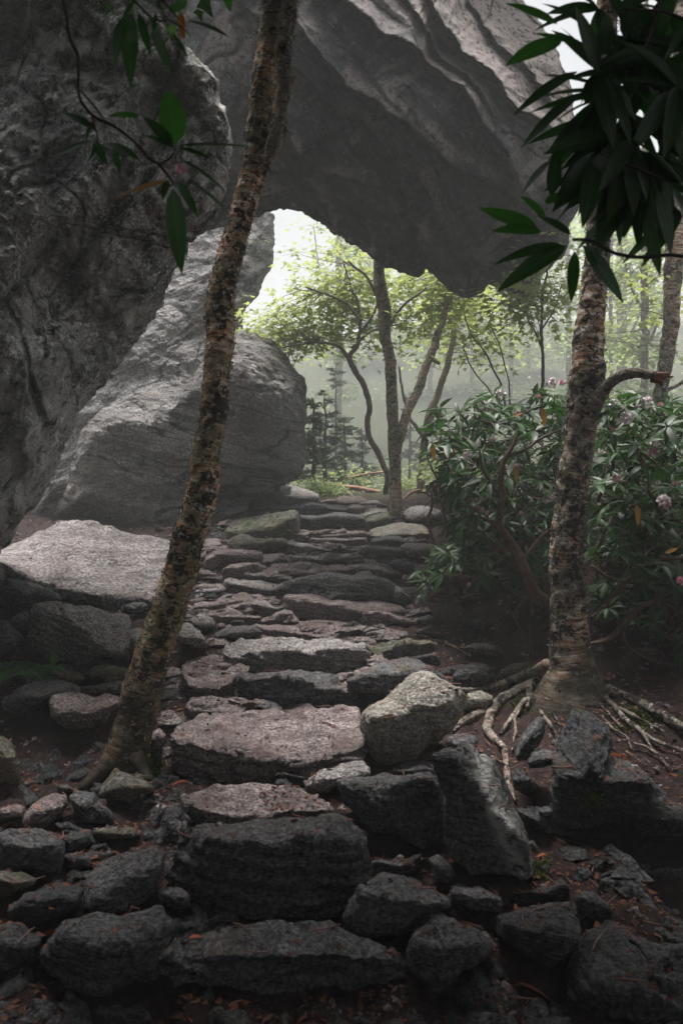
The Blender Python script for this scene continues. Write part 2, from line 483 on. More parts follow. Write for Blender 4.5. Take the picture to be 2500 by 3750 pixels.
def build_ground():
    xs = np.concatenate([-np.geomspace(90, 4.2, 40), np.linspace(-4, 4.5, 330), np.geomspace(4.7, 90, 40)])
    ys = np.concatenate([np.linspace(-25, .8, 14), np.linspace(1.0, 13, 460), np.geomspace(13.1, 160, 90)])
    X, Y = np.meshgrid(xs, ys)
    Z = ground_z(X, Y) - .03
    n, m_ = X.shape
    Vt = np.stack([X.ravel(), Y.ravel(), Z.ravel()], 1)
    i = np.arange(n * m_).reshape(n, m_)
    Q = np.stack([i[:-1, :-1], i[:-1, 1:], i[1:, 1:], i[1:, :-1]], -1).reshape(-1, 4)
    green = smoothstep(10.5, 14, Vt[:, 1])
    o = obj('ground', Vt, Q, M['soil'], col=green)
    o['kind'] = 'structure'
    return Vt, Q
SOLID = []                     # (verts, quads) of everything solid, for resting small things on
SOLID.append(build_ground())

# ---------------------------------------------------------------- rock builders
def crop(x0, y0, s): return lambda x, y: (x0 + np.asarray(x, float) / s, y0 + np.asarray(y, float) / s)
TV = crop(0, 0, .6272)
TA = crop(600, 1750, 1.4933)
TB = crop(750, 1780, 3.136)
TC = crop(1150, 1780, 3.136)
TD = crop(650, 2100, 3.136)
TE = crop(1100, 2080, 2.6133)
TG = crop(550, 2400, 1.7422)
TH = crop(0, 2100, 2.24)
TI = crop(0, 2650, 1.96)
TJ = crop(1200, 2900, 1.7422)
TK = crop(1250, 2200, 1.2544)
TL = crop(0, 2750, .6272)

_seed = [100]
def finish_rock(name, Vt, F, mat, label, cat, group, size, rnd, amp=1.0, layers=1.0, ldir=None, extra=None, col=None, parent=None, fine=1.0):
    Q = F[0]; cc_ = Vt.mean(0)
    vol = np.sum(np.einsum('ij,ij->i', Vt[Q[:, 0]] - cc_, np.cross(Vt[Q[:, 1]] - cc_, Vt[Q[:, 2]] - cc_)))
    if vol < 0: F = [f[:, ::-1].copy() for f in F]; Q = F[0]
    N = normals(Vt, Q)
    off = rnd.uniform(-50, 50, 3)
    p = Vt + off
    f = 1.1 / max(size, .12)
    d = amp * (.055 * size * fbm(p * f * 1.6, 3) + .016 * size * ridge(p * f * 4, 3))
    d = d + fine * .0055 * fbm(p * 26, 3) * min(1, size * 3 + .2)
    if ldir is None: ldir = (.12, -.25 + .2 * rnd.rand(), 1.0)
    d = d + layers * min(.030, .05 * size) * (strata(p, ldir, 10 / max(.35, min(size, 1.0))) - .3) * (1 - .85 * N[:, 2] ** 2)
    Vt = Vt + N * d[:, None]
    if extra is not None:
        # the relief of the face pushes out of the rock, thinning out towards its rims
        w_ = smoothstep(.05, .45, -N[:, 1])
        Vt = Vt * (1 - (extra(Vt) * w_) / np.maximum(Vt[:, 1], 1))[:, None]
        Vt = Vt + N * ((.045 * fbm(p * 2.6, 3) + .030 * ridge(p * 5, 3) - .03 + .014 * fbm(p * 14, 3)) * (1 - .6 * w_))[:, None]
    o = obj(name, Vt, F, mat, parent, col=col)
    if label: tag(o, label, cat, group)
    SOLID.append((Vt, Q))
    return o

def ledge(label, T, cols, mat='step', name='stone_step', cat='step', group=None, Yf=None, dB=None, under=.06, amp=1.0, layers=1.0, tilt=1.0, bow=.10, res=6.0, parent=None, rnds=1):
    """a slab described by columns: x, back of top, front edge of top, foot of front"""
    _seed[0] += 1
    rnd = np.random.RandomState(_seed[0])
    cols = np.array(cols, float)
    x, _y = T(cols[:, 0], cols[:, 1]); yB = T(0, cols[:, 1])[1]; yE = T(0, cols[:, 2])[1]; yF = T(0, cols[:, 3])[1]
    mid = len(x) // 2
    wpx = x[-1] - x[0]
    if Yf is None: Yf = hit((x[0] + x[-1]) / 2, np.max(yF)) - .02
    if dB is None:
        k = np.mean(yE) - HY, np.mean(yB) - HY
        Yb = Yf * (k[0] / k[1]) ** tilt if k[1] > 15 else Yf + .6
        Yb = min(max(Yb, Yf + .16), Yf + 1.5)
    else: Yb = Yf + dB
    n = int(np.clip(wpx / res, 20, 190))
    u = np.linspace(0, 1, n)
    s = (x - x[0]) / wpx
    wob = lambda a, k: a * fbm(np.stack([u * wpx / 110 + k, 0 * u + _seed[0], 0 * u], -1), 3)
    xs = x[0] + u * wpx
    e = smoothstep(0, .05, u) * smoothstep(1, .95, u)
    B = np.interp(u, s, yB); E = np.interp(u, s, yE) ; Fo = np.interp(u, s, yF)
    E = E + (wob(.09, 1) + .03 * fbm(np.stack([u * wpx / 30, 0 * u + _seed[0] + 3, 0 * u], -1), 2)) * (Fo - B) * e * .8
    E = np.clip(E, B + .12 * (Fo - B), Fo - .1 * (Fo - B))
    B = B + wob(.05, 5) * (Fo - B) * e
    wd = wpx * Yf / FX
    bowd = bow * wd * (2 * u - 1) ** 2 * 1.2 + wob(.035 * wd, 9)
    pE = P(xs, E, Yf + bowd); pF = P(xs, Fo, Yf + under + bowd * .8)
    pB = P(xs, B, np.maximum(Yb - bowd * .6, Yf + bowd + .06))
    pG = pF + np.array([0, .06, -.22]); pH = pB + np.array([0, .10, -.30])
    keys = [pG, pF, pE, pB, pH, pG]
    nF = int(np.clip(np.mean(Fo - E) / res, 5, 40)); nT = int(np.clip(np.mean(E - B) / res * 1.2 + 4, 8, 50))
    cnt = [3, nF, nT, 4, 3]
    rows = []
    for a, b, c in zip(keys[:-1], keys[1:], cnt):
        for k in range(c):
            rows.append(a + (b - a) * (k / c))
    R = np.array(rows)                                    # rows, n, 3
    for _ in range(rnds): R = .5 * R + .25 * np.roll(R, 1, 0) + .25 * np.roll(R, -1, 0)
    cen = R.mean(0, keepdims=True)
    # ends close like a rock, not like a cut bar
    t = np.minimum(u, 1 - u) / .045
    sh = np.where(t < 1, .5 + .5 * np.sqrt(np.clip(1 - (1 - np.clip(t, 0, 1)) ** 2, 0, 1)), 1)
    R = cen + (R - cen) * sh[None, :, None]
    nr = R.shape[0]
    Vt = R.transpose(1, 0, 2).reshape(-1, 3)
    idx = np.arange(n * nr).reshape(n, nr)
    r2 = np.roll(idx, -1, 1)
    Q = np.stack([idx[:-1], r2[:-1], r2[1:], idx[1:]], -1).reshape(-1, 4)
    c0, c1 = len(Vt), len(Vt) + 1
    Vt = np.vstack([Vt, R[:, 0].mean(0), R[:, -1].mean(0)])
    T0 = np.stack([np.full(nr, c0), r2[0], idx[0]], -1); T1 = np.stack([np.full(nr, c1), idx[-1], r2[-1]], -1)
    size = min(wd, .35 + (np.mean(Fo - B)) * Yf / FX)
    return finish_rock(name, Vt, [Q, np.vstack([T0, T1])], M[mat], label, cat, group, size, rnd, amp * .6, layers * 2.2, parent=parent)

def blob_mesh(poly, D, thick, rnd, planes, res, k=9, c=None, flat=False, lean=0.0):
    poly = np.array(poly, float)
    if c is None: c = (poly.min(0) + poly.max(0)) / 2
    c = np.array(c, float)
    # densify the outline, then radius by angle
    seg = np.vstack([poly, poly[:1]]); pts = []
    for a, b in zip(seg[:-1], seg[1:]): pts.append(a + (b - a) * np.linspace(0, 1, 40, endpoint=False)[:, None])
    pts = np.vstack(pts) - c
    ang = np.arctan2(-pts[:, 1], pts[:, 0]); rad = np.hypot(pts[:, 0], pts[:, 1])
    o = np.argsort(ang); ang = ang[o]; rad = rad[o]
    per = np.sum(np.hypot(*np.diff(seg, axis=0).T))
    nt_ = int(np.clip(per / res, 28, 620)); nf = int(np.clip(nt_ * .55, 18, 330))
    th = np.linspace(-math.pi, math.pi, nt_, endpoint=False)
    R = np.interp(th, np.concatenate([ang - 2 * math.pi, ang, ang + 2 * math.pi]), np.tile(rad, 3))
    ph = np.linspace(0, math.pi, nf + 2)[1:-1]
    TH_, PH = np.meshgrid(th, ph)
    d = np.stack([np.sin(PH) * np.cos(TH_), -np.cos(PH), np.sin(PH) * np.sin(TH_)], -1)      # y: -1 front
    r = np.zeros(d.shape[:2])
    for nrm, h in planes:
        nrm = np.array(nrm, float); nrm /= np.linalg.norm(nrm)
        r = r + (np.clip(d @ nrm, 0, None) / h) ** k
    r = (r + 1e-6) ** (-1 / k)
    r = np.minimum(r, 1.7)
    q = d * r[..., None]
    pr = np.hypot(q[..., 0], q[..., 2])
    ratio = R[None, :] / pr.max(0)[None, :]
    px = c[0] + q[..., 0] * ratio; py = c[1] - q[..., 2] * ratio
    dep = D + np.where(q[..., 1] < 0, .34 if flat else .5, .66 if flat else .5) * q[..., 1] * thick + lean * (c[1] - py) * D / FX
    V0 = P(px, py, dep)
    n = len(ph); m_ = len(th)
    idx = np.arange(n * m_).reshape(n, m_); nx = np.roll(idx, -1, 1)
    Q = np.stack([idx[:-1], nx[:-1], nx[1:], idx[1:]], -1).reshape(-1, 4)
    Vt = V0.reshape(-1, 3)
    f0, f1 = len(Vt), len(Vt) + 1
    Vt = np.vstack([Vt, V0[0].mean(0), V0[-1].mean(0)])
    T = np.vstack([np.stack([np.full(m_, f0), nx[0], idx[0]], -1), np.stack([np.full(m_, f1), idx[-1], nx[-1]], -1)])
    return Vt, Q, T, c

def rand_planes(rnd, n=12, top=None):
    out_ = []
    for i in range(n):
        v = rnd.normal(size=3); out_.append((v, rnd.uniform(.72, 1.0)))
    for v in ((0, -1, 0), (0, 1, 0), (0, 0, 1), (0, 0, -1), (1, 0, 0), (-1, 0, 0)): out_.append((v, rnd.uniform(.85, 1.05)))
    if top: out_ += top
    return out_

def boulder(label, T, poly, mat='rock', thick=None, name='boulder', cat='boulder', group=None, foot=None, planes=None, amp=1.0, layers=.6, res=6.0, D=None, c=None, lean=0.0, extra=None, col=None, k=9, nr=10, ldir=None, fine=1.0):
    _seed[0] += 1
    rnd = np.random.RandomState(_seed[0])
    poly = np.array([T(a, b) for a, b in poly], float)
    wpx = np.ptp(poly[:, 0]); hpx = np.ptp(poly[:, 1])
    flat = D is None
    if D is None:
        d0 = hit(poly[:, 0].mean(), T(0, foot)[1] if foot else poly[:, 1].max())
        if thick is None: thick = .8 * math.sqrt(wpx * hpx) * d0 / FX + .05
        D = d0 + .02
    elif thick is None: thick = .8 * math.sqrt(wpx * hpx) * D / FX
    if planes is None: planes = [((0, -.45, .9), .55)]
    pl = rand_planes(rnd, nr, planes)
    Vt, Q, Tr, cc = blob_mesh(poly, D, thick, rnd, pl, res, k=k, c=c, lean=lean, flat=flat)
    size = min(wpx, hpx * 1.3) * D / FX
    cl = col(Vt) if col is not None else None
    return finish_rock(name, Vt, [Q, Tr], M[mat], label, cat, group, size, rnd, amp, layers, ldir=ldir, extra=extra, col=cl, fine=fine)

# ================================================================ the large rocks
def cliff_extra(Vt):
    p = Vt * np.array([1, .6, 1])
    d = .18 * fbm(p * .9 + 5, 4) + .13 * ridge(p * 1.3 + 2, 5) - .06 - .06 * np.exp(-(fbm(p * 1.1 + 9, 3) / .025) ** 2)
    d = d + .16 * (strata(Vt, (.80, .1, -.60), 1.3, .8) - .3) + .05 * (strata(Vt, (.8, .1, -.6), 4.3, 1.2) - .3)
    d = d + .030 * fbm(p * 8, 4) + .014 * ridge(p * 18, 2)
    # the long crack and the dark fissures of its face
    for (x, y), (x2, y2), w_, dep in (((250, 660), (330, 672), .018, .12), ((150, 620), (350, 400), .03, .10), ((0, 700), (120, 560), .03, .12), ((0, 960), (90, 720), .05, .10),
                                      ((160, 150), (360, 170), .06, .14), ((330, 470), (420, 610), .03, .09)):
        a = np.array([(x / .6272 - HX) / FX, (HY - y / .6272) / FX]); b = np.array([(x2 / .6272 - HX) / FX, (HY - y2 / .6272) / FX])
        s = Vt[:, [0, 2]] / np.maximum(Vt[:, 1:2], .5)
        t = np.clip(((s - a) @ (b - a)) / ((b - a) @ (b - a)), 0, 1)
        ds = np.linalg.norm(s - (a + t[:, None] * (b - a)), axis=1) * 4.5 + .03 * fbm(Vt * 5, 2)
        d = d - dep * np.exp(-(np.abs(ds) / w_) ** 2)
    return d

def cliff_tint(Vt):
    x = Vt[:, 0] / np.maximum(Vt[:, 1], 1) * FX * .6272 + 784; y = 1176 - Vt[:, 2] / np.maximum(Vt[:, 1], 1) * FX * .6272
    n = fbm(Vt * 4, 4)
    t = 0
    for cx, cy_, rx, ry, s in ((40, 1130, 50, 110, 1), (95, 1020, 40, 60, .9), (200, 470, 60, 110, .6), (250, 620, 90, 60, .45), (330, 560, 50, 60, .5), (60, 760, 70, 120, .4), (190, 220, 60, 60, .45), (100, 830, 60, 50, .6), (130, 90, 120, 40, .5), (60, 340, 60, 50, .5), (370, 250, 40, 90, .45), (400, 470, 30, 60, .5), (150, 930, 40, 50, .7), (30, 930, 40, 60, .6), (280, 700, 60, 60, .5)):
        t = np.maximum(t, s * np.exp(-((x - cx) / rx) ** 2 - ((y - cy_) / ry) ** 2))
    return np.clip(t * (1.15 + 2.6 * n), 0, 1)
boulder('huge grey leaning cliff blotched with white lichen filling the left side', TV,
        [(-560, -560), (380, -560), (425, -200), (432, 30), (428, 110), (462, 150), (500, 185), (502, 240), (528, 300), (530, 380), (522, 430), (508, 490), (480, 520), (452, 535),
         (432, 570), (420, 545), (405, 560), (393, 600), (380, 650), (352, 702), (328, 742), (300, 775), (285, 805), (245, 850), (222, 885), (200, 905), (165, 965), (128, 1035),
         (118, 1075), (92, 1120), (66, 1160), (30, 1205), (0, 1255), (-60, 1330), (-300, 1480), (-620, 1400)], 'cliff', thick=3.0, D=5.5, name='cliff', cat='cliff',
        planes=[((.35, -1, .0), .50), ((.55, -.8, -.35), .58), ((-.2, -1, .35), .55)], amp=.25, layers=0, res=4.5, c=(-30 / .6272, 470 / .6272), extra=cliff_extra, col=cliff_tint, k=14, nr=5, fine=0)

AZ = lambda q: [((733 + u * .9356) * .6272, v * .9356 * .6272) for u, v in q]
LEDGES = [(AZ([(880, -60), (960, 110), (1090, 240), (1200, 370), (1330, 470)]), .34, 40), (AZ([(440, -80), (560, 20), (700, 130), (820, 170), (960, 290), (1060, 400), (1160, 530), (1230, 690)]), .26, 50),
          (AZ([(250, -60), (340, 60), (480, 200), (560, 340), (700, 400), (840, 510), (960, 640), (1090, 700), (1250, 770)]), .24, 45), (AZ([(280, 430), (340, 520), (420, 600), (500, 670), (620, 700)]), .22, 34),
          (AZ([(520, 440), (640, 480), (740, 560), (800, 650), (850, 700), (930, 800), (1000, 960)]), .15, 30), (AZ([(120, -60), (230, 80), (330, 200), (420, 300), (560, 470)]), .22, 40),
          (AZ([(700, -80), (820, 20), (900, 160), (1010, 280), (1120, 400)]), .14, 26), (AZ([(300, 650), (480, 740), (640, 830), (800, 940)]), .08, 16), (AZ([(450, 640), (620, 780), (760, 860), (900, 990)]), .07, 14), (AZ([(1050, 40), (1130, 150), (1260, 250), (1400, 400)]), .16, 20)]
def scr(Vt):
    y = np.maximum(Vt[:, 1], 1)
    return Vt[:, 0] / y * FX * .6272 + 784, 1176 - Vt[:, 2] / y * FX * .6272
def arch_extra(Vt):
    x, y = scr(Vt)
    wx = 16 * fbm(Vt * 1.6, 4); wy = 16 * fbm(Vt * 1.6 + 40, 4)
    d = 0
    for q, A, W in LEDGES:
        s, al = line_sd(x + wx, y + wy, q)
        e = np.sin(math.pi * np.clip(al, .03, .97)) ** .35
        d = d + 1.7 * e * A * np.where(s > 0, .75 * np.exp(-(s / (W * 1.6))) , -1.7 * np.exp(s / (W * .34)) + 1.45 * np.exp(s / (W * .12)))
    p = Vt
    d = d + .12 * (strata(p, (-.66, -.15, -.74), 1.6, .8) - .35) + .05 * (strata(p, (-.62, -.1, -.78), 4.1, 1.2) - .3)
    d = d - .07 * np.exp(-(fbm(p * .75 + 20, 3) / .018) ** 2)
    return d + .16 * fbm(p * .7, 3) + .016 * fbm(p * 8, 3)
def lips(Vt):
    # pale crusts, with highlights painted along the lips of the ledges
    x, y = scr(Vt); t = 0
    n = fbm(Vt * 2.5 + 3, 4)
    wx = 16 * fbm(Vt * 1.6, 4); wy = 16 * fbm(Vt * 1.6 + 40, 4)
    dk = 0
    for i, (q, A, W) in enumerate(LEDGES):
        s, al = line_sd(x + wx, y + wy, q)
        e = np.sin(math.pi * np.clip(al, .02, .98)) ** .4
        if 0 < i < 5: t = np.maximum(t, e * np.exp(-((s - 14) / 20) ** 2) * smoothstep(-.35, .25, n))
        dk = np.maximum(dk, e * np.exp(-((s + 4) / 5.5) ** 2) * smoothstep(-.5, .1, fbm(Vt * 1.1 + 60, 2)))  # groove shade painted dark just below each ledge line
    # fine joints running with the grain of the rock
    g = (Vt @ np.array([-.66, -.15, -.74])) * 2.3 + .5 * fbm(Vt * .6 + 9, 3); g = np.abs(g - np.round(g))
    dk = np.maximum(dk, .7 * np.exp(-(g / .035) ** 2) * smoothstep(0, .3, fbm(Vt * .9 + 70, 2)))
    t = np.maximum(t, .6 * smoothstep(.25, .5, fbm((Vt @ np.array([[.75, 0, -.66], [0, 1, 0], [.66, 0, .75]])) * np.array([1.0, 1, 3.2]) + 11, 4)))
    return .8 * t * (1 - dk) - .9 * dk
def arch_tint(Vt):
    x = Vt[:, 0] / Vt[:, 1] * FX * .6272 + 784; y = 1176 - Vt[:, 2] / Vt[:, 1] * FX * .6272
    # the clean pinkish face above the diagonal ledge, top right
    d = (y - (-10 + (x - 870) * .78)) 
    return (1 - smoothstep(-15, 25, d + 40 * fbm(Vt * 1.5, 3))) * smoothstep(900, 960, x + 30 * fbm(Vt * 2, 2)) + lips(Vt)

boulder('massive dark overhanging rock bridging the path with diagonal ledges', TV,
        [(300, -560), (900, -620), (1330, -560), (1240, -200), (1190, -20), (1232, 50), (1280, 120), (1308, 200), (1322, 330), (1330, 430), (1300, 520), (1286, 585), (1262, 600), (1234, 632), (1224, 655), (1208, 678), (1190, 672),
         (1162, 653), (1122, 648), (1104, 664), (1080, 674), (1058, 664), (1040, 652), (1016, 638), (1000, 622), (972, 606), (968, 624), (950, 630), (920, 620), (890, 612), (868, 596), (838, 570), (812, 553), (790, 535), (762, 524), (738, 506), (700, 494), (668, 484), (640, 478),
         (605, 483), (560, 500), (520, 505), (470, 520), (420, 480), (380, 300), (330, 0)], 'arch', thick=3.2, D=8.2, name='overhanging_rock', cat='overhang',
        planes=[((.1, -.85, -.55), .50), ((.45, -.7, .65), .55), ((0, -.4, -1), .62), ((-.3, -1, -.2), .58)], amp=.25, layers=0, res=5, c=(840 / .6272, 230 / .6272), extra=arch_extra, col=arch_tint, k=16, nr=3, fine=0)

def back_extra(Vt):
    d = .13 * fbm(Vt * .6 + 8, 2) + .02 * fbm(Vt * 3, 3) + .008 * ridge(Vt * 2.6, 4) + .03 * (strata(Vt, (-.25, .1, 1), 1.1, 1.6) - .3)
    return d + .015 * fbm(Vt * 9, 4)
boulder('tall pale misty rock wall leaning behind the cliff and the birch', TV,
        [(40, 1240), (20, 900), (120, 560), (330, 430), (470, 400), (600, 470), (632, 500), (628, 552), (622, 600), (598, 642), (590, 668), (580, 684), (556, 690), (548, 720), (560, 800), (600, 1000), (560, 1240), (300, 1260)], 'back_pale',
        thick=2.6, D=11.6, name='rock_wall', cat='rock wall', planes=[((.2, -.75, .75), .5), ((.5, -.8, .2), .6)], amp=.4, layers=0, res=5, extra=back_extra, k=12, fine=0, lean=.25)
boulder('broad misty boulder with a dark undercut beside the stone steps', TV,
        [(40, 1250), (70, 1120), (110, 1050), (160, 985), (240, 940), (300, 915), (345, 903), (430, 893), (490, 850), (520, 775), (560, 762), (590, 768), (622, 782), (655, 812), (672, 845), (694, 880), (697, 930), (694, 1000), (690, 1060), (676, 1084), (650, 1100), (636, 1112), (632, 1128), (606, 1141), (570, 1140), (535, 1136),
         (505, 1138), (485, 1150), (470, 1190), (430, 1225), (300, 1262)], 'back',
        thick=2.4, D=10.3, name='boulder', planes=[((.12, -.95, -.25), .50), ((-.1, -.5, .9), .62), ((.8, -.6, .0), .72)], amp=.5, layers=.0, res=5, extra=back_extra, k=12, fine=0)

boulder('dark rock added as shade in the hollow under the misty boulder', TV, [(440, 1250), (455, 1180), (490, 1130), (560, 1118), (640, 1108), (668, 1120), (660, 1180), (600, 1240), (500, 1265)], 'rock_dark', thick=1.2, D=11.2, name='rock', cat='rock')  # dark filler rock, added to read as the shaded cavity
# ================================================================ the slab field on the left
ledge('wide pale bare slab sloping below the misty rock wall', TV,
      [(-6, 1268, 1285, 1300), (60, 1232, 1318, 1336), (140, 1190, 1350, 1366), (205, 1194, 1368, 1380), (250, 1206, 1374, 1386), (300, 1221, 1378, 1390), (350, 1230, 1374, 1388), (390, 1240, 1360, 1378), (408, 1262, 1340, 1356)],
      'slab', name='slab', cat='slab', dB=1.7, under=.0, amp=1.3, layers=.8, bow=.02, res=5, rnds=6)

GS = 'stone steps climbing under the overhang'
ST = dict(group=GS)
# farthest steps first
ledge('flat pale stone at the head of the steps beside the maple foot', TC, [(60, 180, 188, 200), (150, 152, 170, 196), (260, 152, 172, 196), (305, 170, 180, 196)], 'step', **ST)
ledge('low rounded stone at the crest, widest of the topmost stones', TC, [(250, 150, 175, 205), (330, 108, 190, 215), (420, 105, 190, 215), (520, 112, 185, 212), (600, 150, 180, 200)], 'step', **ST)
ledge('topmost dark faced step partly hidden by low moss', TB, [(1075, 230, 240, 300), (1150, 190, 222, 330), (1240, 188, 215, 335), (1340, 200, 228, 325), (1440, 205, 250, 318), (1568, 215, 262, 312), (1660, 240, 262, 300)], 'rock', **ST)
ledge('chunky stone right of the topmost dark step', TC, [(385, 225, 250, 300), (440, 200, 240, 312), (520, 205, 240, 318), (580, 225, 250, 300)], 'step', **ST)
ledge('knobbly pale stone left of the forked maple trunk', TC, [(505, 190, 200, 225), (560, 172, 195, 235), (640, 160, 190, 240), (720, 158, 195, 240), (780, 190, 210, 240), (835, 205, 215, 240)], 'step_pale', **ST)
ledge('small wedge stone propped beneath the maple trunk', TC, [(515, 318, 330, 360), (570, 290, 345, 380), (640, 262, 325, 385), (740, 250, 300, 385), (835, 258, 290, 370), (846, 280, 300, 350)], 'step_pale', **ST)
ledge('mossy edged block against the maple foot', TC, [(585, 370, 400, 480), (640, 335, 395, 500), (720, 305, 390, 480), (800, 295, 365, 455), (850, 300, 350, 430), (880, 340, 385, 420)], 'mossy', **ST)
ledge('long thin step with a deep black riser below the crest', TB, [(1060, 330, 345, 440), (1130, 335, 352, 468), (1300, 335, 358, 480), (1400, 318, 345, 480), (1500, 300, 345, 485), (1640, 318, 352, 485), (1760, 330, 362, 478), (1830, 345, 365, 440)], 'rock', **ST)
ledge('wide grey step just below the black riser', TB, [(1005, 505, 520, 575), (1060, 480, 555, 605), (1160, 474, 570, 612), (1300, 482, 570, 600), (1450, 484, 565, 600), (1568, 484, 560, 600), (1700, 482, 548, 598), (1820, 490, 545, 590), (1880, 508, 540, 580)], 'step', **ST)
ledge('thin sheet of stone under the wide grey step', TB, [(1200, 585, 595, 640), (1300, 592, 612, 660), (1450, 600, 618, 668), (1568, 598, 622, 665), (1700, 596, 615, 665), (1855, 590, 605, 655)], 'step', **ST)
ledge('long pale step with a sagging wavy lip', TB, [(955, 635, 645, 690), (1000, 620, 665, 760), (1100, 622, 690, 780), (1200, 640, 692, 780), (1330, 665, 718, 780), (1440, 655, 735, 775), (1568, 650, 740, 765), (1750, 672, 722, 762), (1850, 685, 735, 765)], 'step_pale', **ST)
ledge('long mossy ended slab reaching right towards the bush', TC, [(500, 685, 715, 790), (620, 688, 722, 860), (800, 695, 735, 880), (940, 700, 740, 880), (1010, 705, 740, 850), (1060, 725, 745, 820)], 'mossy', dB=.5, **ST)
ledge('rounded lichen spotted slab at the right of the upper steps', TC, [(640, 510, 560, 600), (720, 465, 575, 610), (850, 425, 560, 600), (1000, 405, 552, 600), (1120, 425, 550, 605), (1240, 440, 545, 605), (1310, 470, 535, 600), (1330, 500, 540, 580)], 'boulder_pale', dB=.6, **ST)
ledge('small stone under the lichen spotted slab', TC, [(640, 615, 630, 680), (720, 585, 632, 692), (860, 568, 612, 692), (960, 580, 615, 690), (1025, 615, 630, 670)], 'rock', dB=.35, **ST)
ledge('thin shelf poking out below the lichen spotted slab', TC, [(980, 620, 635, 690), (1060, 625, 640, 690), (1180, 615, 630, 680), (1300, 600, 620, 660)], 'rock_dark', dB=.35, **ST)
ledge('flat bluish white slab, palest of the upper steps', TB, [(1005, 790, 798, 830), (1050, 768, 812, 870), (1200, 772, 822, 880), (1330, 768, 850, 880), (1450, 766, 850, 880), (1568, 762, 815, 870), (1750, 760, 800, 870), (1838, 780, 800, 860)], 'step_pale', **ST)
ledge('broad rough stone filling the middle of the stairway', TB, [(960, 1000, 1020, 1090), (1010, 880, 985, 1090), (1080, 860, 985, 1080), (1250, 850, 985, 1060), (1400, 862, 975, 1040), (1520, 860, 965, 1030), (1660, 870, 960, 1000), (1720, 890, 940, 980)], 'step', **ST)
ledge('long stone with an upturned right end pointing at the bush', TC, [(380, 905, 925, 960), (450, 880, 930, 1010), (580, 875, 925, 1040), (720, 885, 950, 1040), (800, 910, 975, 1030), (900, 955, 1000, 1040), (1000, 985, 1005, 1040), (1040, 995, 1003, 1020)], 'step', **ST)
ledge('thin curved plate lying on the big domed stone', TC, [(0, 985, 1000, 1030), (150, 965, 985, 1025), (300, 950, 975, 1020), (440, 940, 965, 1020), (540, 970, 995, 1045), (610, 1010, 1025, 1050)], 'step', **ST)
boulder('large domed stone with a rough dark front in mid stairway', TA, [(640, 600), (655, 570), (700, 552), (800, 535), (880, 520), (925, 518), (1000, 530), (1090, 542), (1160, 540), (1230, 565), (1262, 585), (1275, 620), (1262, 655), (1200, 668), (1000, 680), (800, 680), (680, 650)], 'rock', thick=.9, foot=655, planes=[((0, -1, .25), .5), ((0, -.2, 1), .6)], name='stone_step', cat='step', group=GS, amp=.6)
boulder('pale wedge leaning on the right end of the domed stone', TA, [(1262, 585), (1285, 600), (1310, 625), (1345, 650), (1338, 668), (1295, 672), (1258, 655)], 'step_pale', thick=.3, foot=672, name='rock', cat='rock')
ledge('long low stone with a blunt dark nose and a twisted top', TE, [(-150, 240, 262, 350), (-60, 230, 285, 400), (60, 228, 300, 450), (160, 238, 320, 470), (300, 275, 345, 480), (420, 280, 360, 470), (560, 268, 415, 470), (700, 262, 400, 470), (850, 275, 420, 470), (960, 310, 400, 460), (1010, 360, 410, 440)], 'step', **ST)
ledge('twisted log shaped stone lying along the right edge of the steps', TE, [(590, 435, 445, 460), (640, 400, 425, 475), (740, 388, 425, 500), (850, 415, 455, 520), (960, 450, 500, 540), (1060, 460, 520, 545), (1115, 490, 515, 535)], 'step', dB=.3, **ST)
ledge('widest pinkish grey tread halfway down the stairway', TA, [(480, 790, 798, 830), (560, 775, 835, 880), (650, 765, 835, 880), (770, 762, 850, 885), (850, 750, 870, 905), (950, 738, 880, 910), (1010, 735, 890, 910), (1080, 755, 880, 900), (1190, 768, 860, 890), (1300, 800, 865, 885), (1340, 830, 862, 880)], 'step', **ST)
ledge('green flanked block at the right of the widest tread', TE, [(600, 700, 720, 830), (690, 650, 800, 860), (800, 640, 790, 880), (900, 655, 740, 870), (1010, 660, 700, 870), (1120, 680, 720, 850), (1240, 690, 712, 810), (1285, 720, 740, 800)], 'mossy', dB=.8, layers=1.5, **ST)
ledge('dark block wedged under the green flanked block', TE, [(1040, 840, 860, 890), (1150, 810, 850, 920), (1260, 790, 830, 925), (1335, 830, 860, 925)], 'rock_dark', dB=.5, name='rock', cat='rock')
ledge('small flat stone under the green flanked block', TE, [(590, 860, 870, 900), (650, 850, 905, 945), (760, 860, 900, 930), (860, 870, 885, 900)], 'rock', dB=.4, name='rock', cat='rock')
ledge('big layered step with a white worn top and shaggy dark front', TA, [(320, 950, 960, 985), (370, 905, 985, 1020), (440, 880, 970, 1040), (560, 868, 948, 1050), (700, 872, 945, 1058), (850, 878, 950, 1065), (950, 878, 935, 1068), (1030, 885, 930, 1062), (1090, 905, 935, 1030), (1108, 930, 950, 990)], 'step_pale', layers=2.2, amp=1.3, **ST)
ledge('dark fronted step with a jagged notched crest', TG, [(560, 120, 135, 240), (620, 112, 150, 270), (760, 115, 145, 300), (880, 90, 120, 300), (980, 80, 175, 300), (1060, 95, 200, 305), (1150, 110, 220, 300), (1250, 225, 240, 300), (1300, 240, 255, 285)], 'rock', layers=2, amp=1.5, **ST)
ledge('rounded pinkish stone left of the jagged dark step', TG, [(205, 70, 85, 130), (240, 40, 190, 235), (330, 10, 215, 255), (420, -10, 215, 255), (500, 20, 180, 235), (550, 80, 130, 200)], 'step', dB=.7, **ST)
ledge('flat pinkish stone lying left of the path above the big slab', TG, [(228, 290, 310, 365), (260, 262, 355, 388), (400, 252, 360, 385), (500, 275, 350, 378), (580, 315, 340, 365)], 'step', **ST)
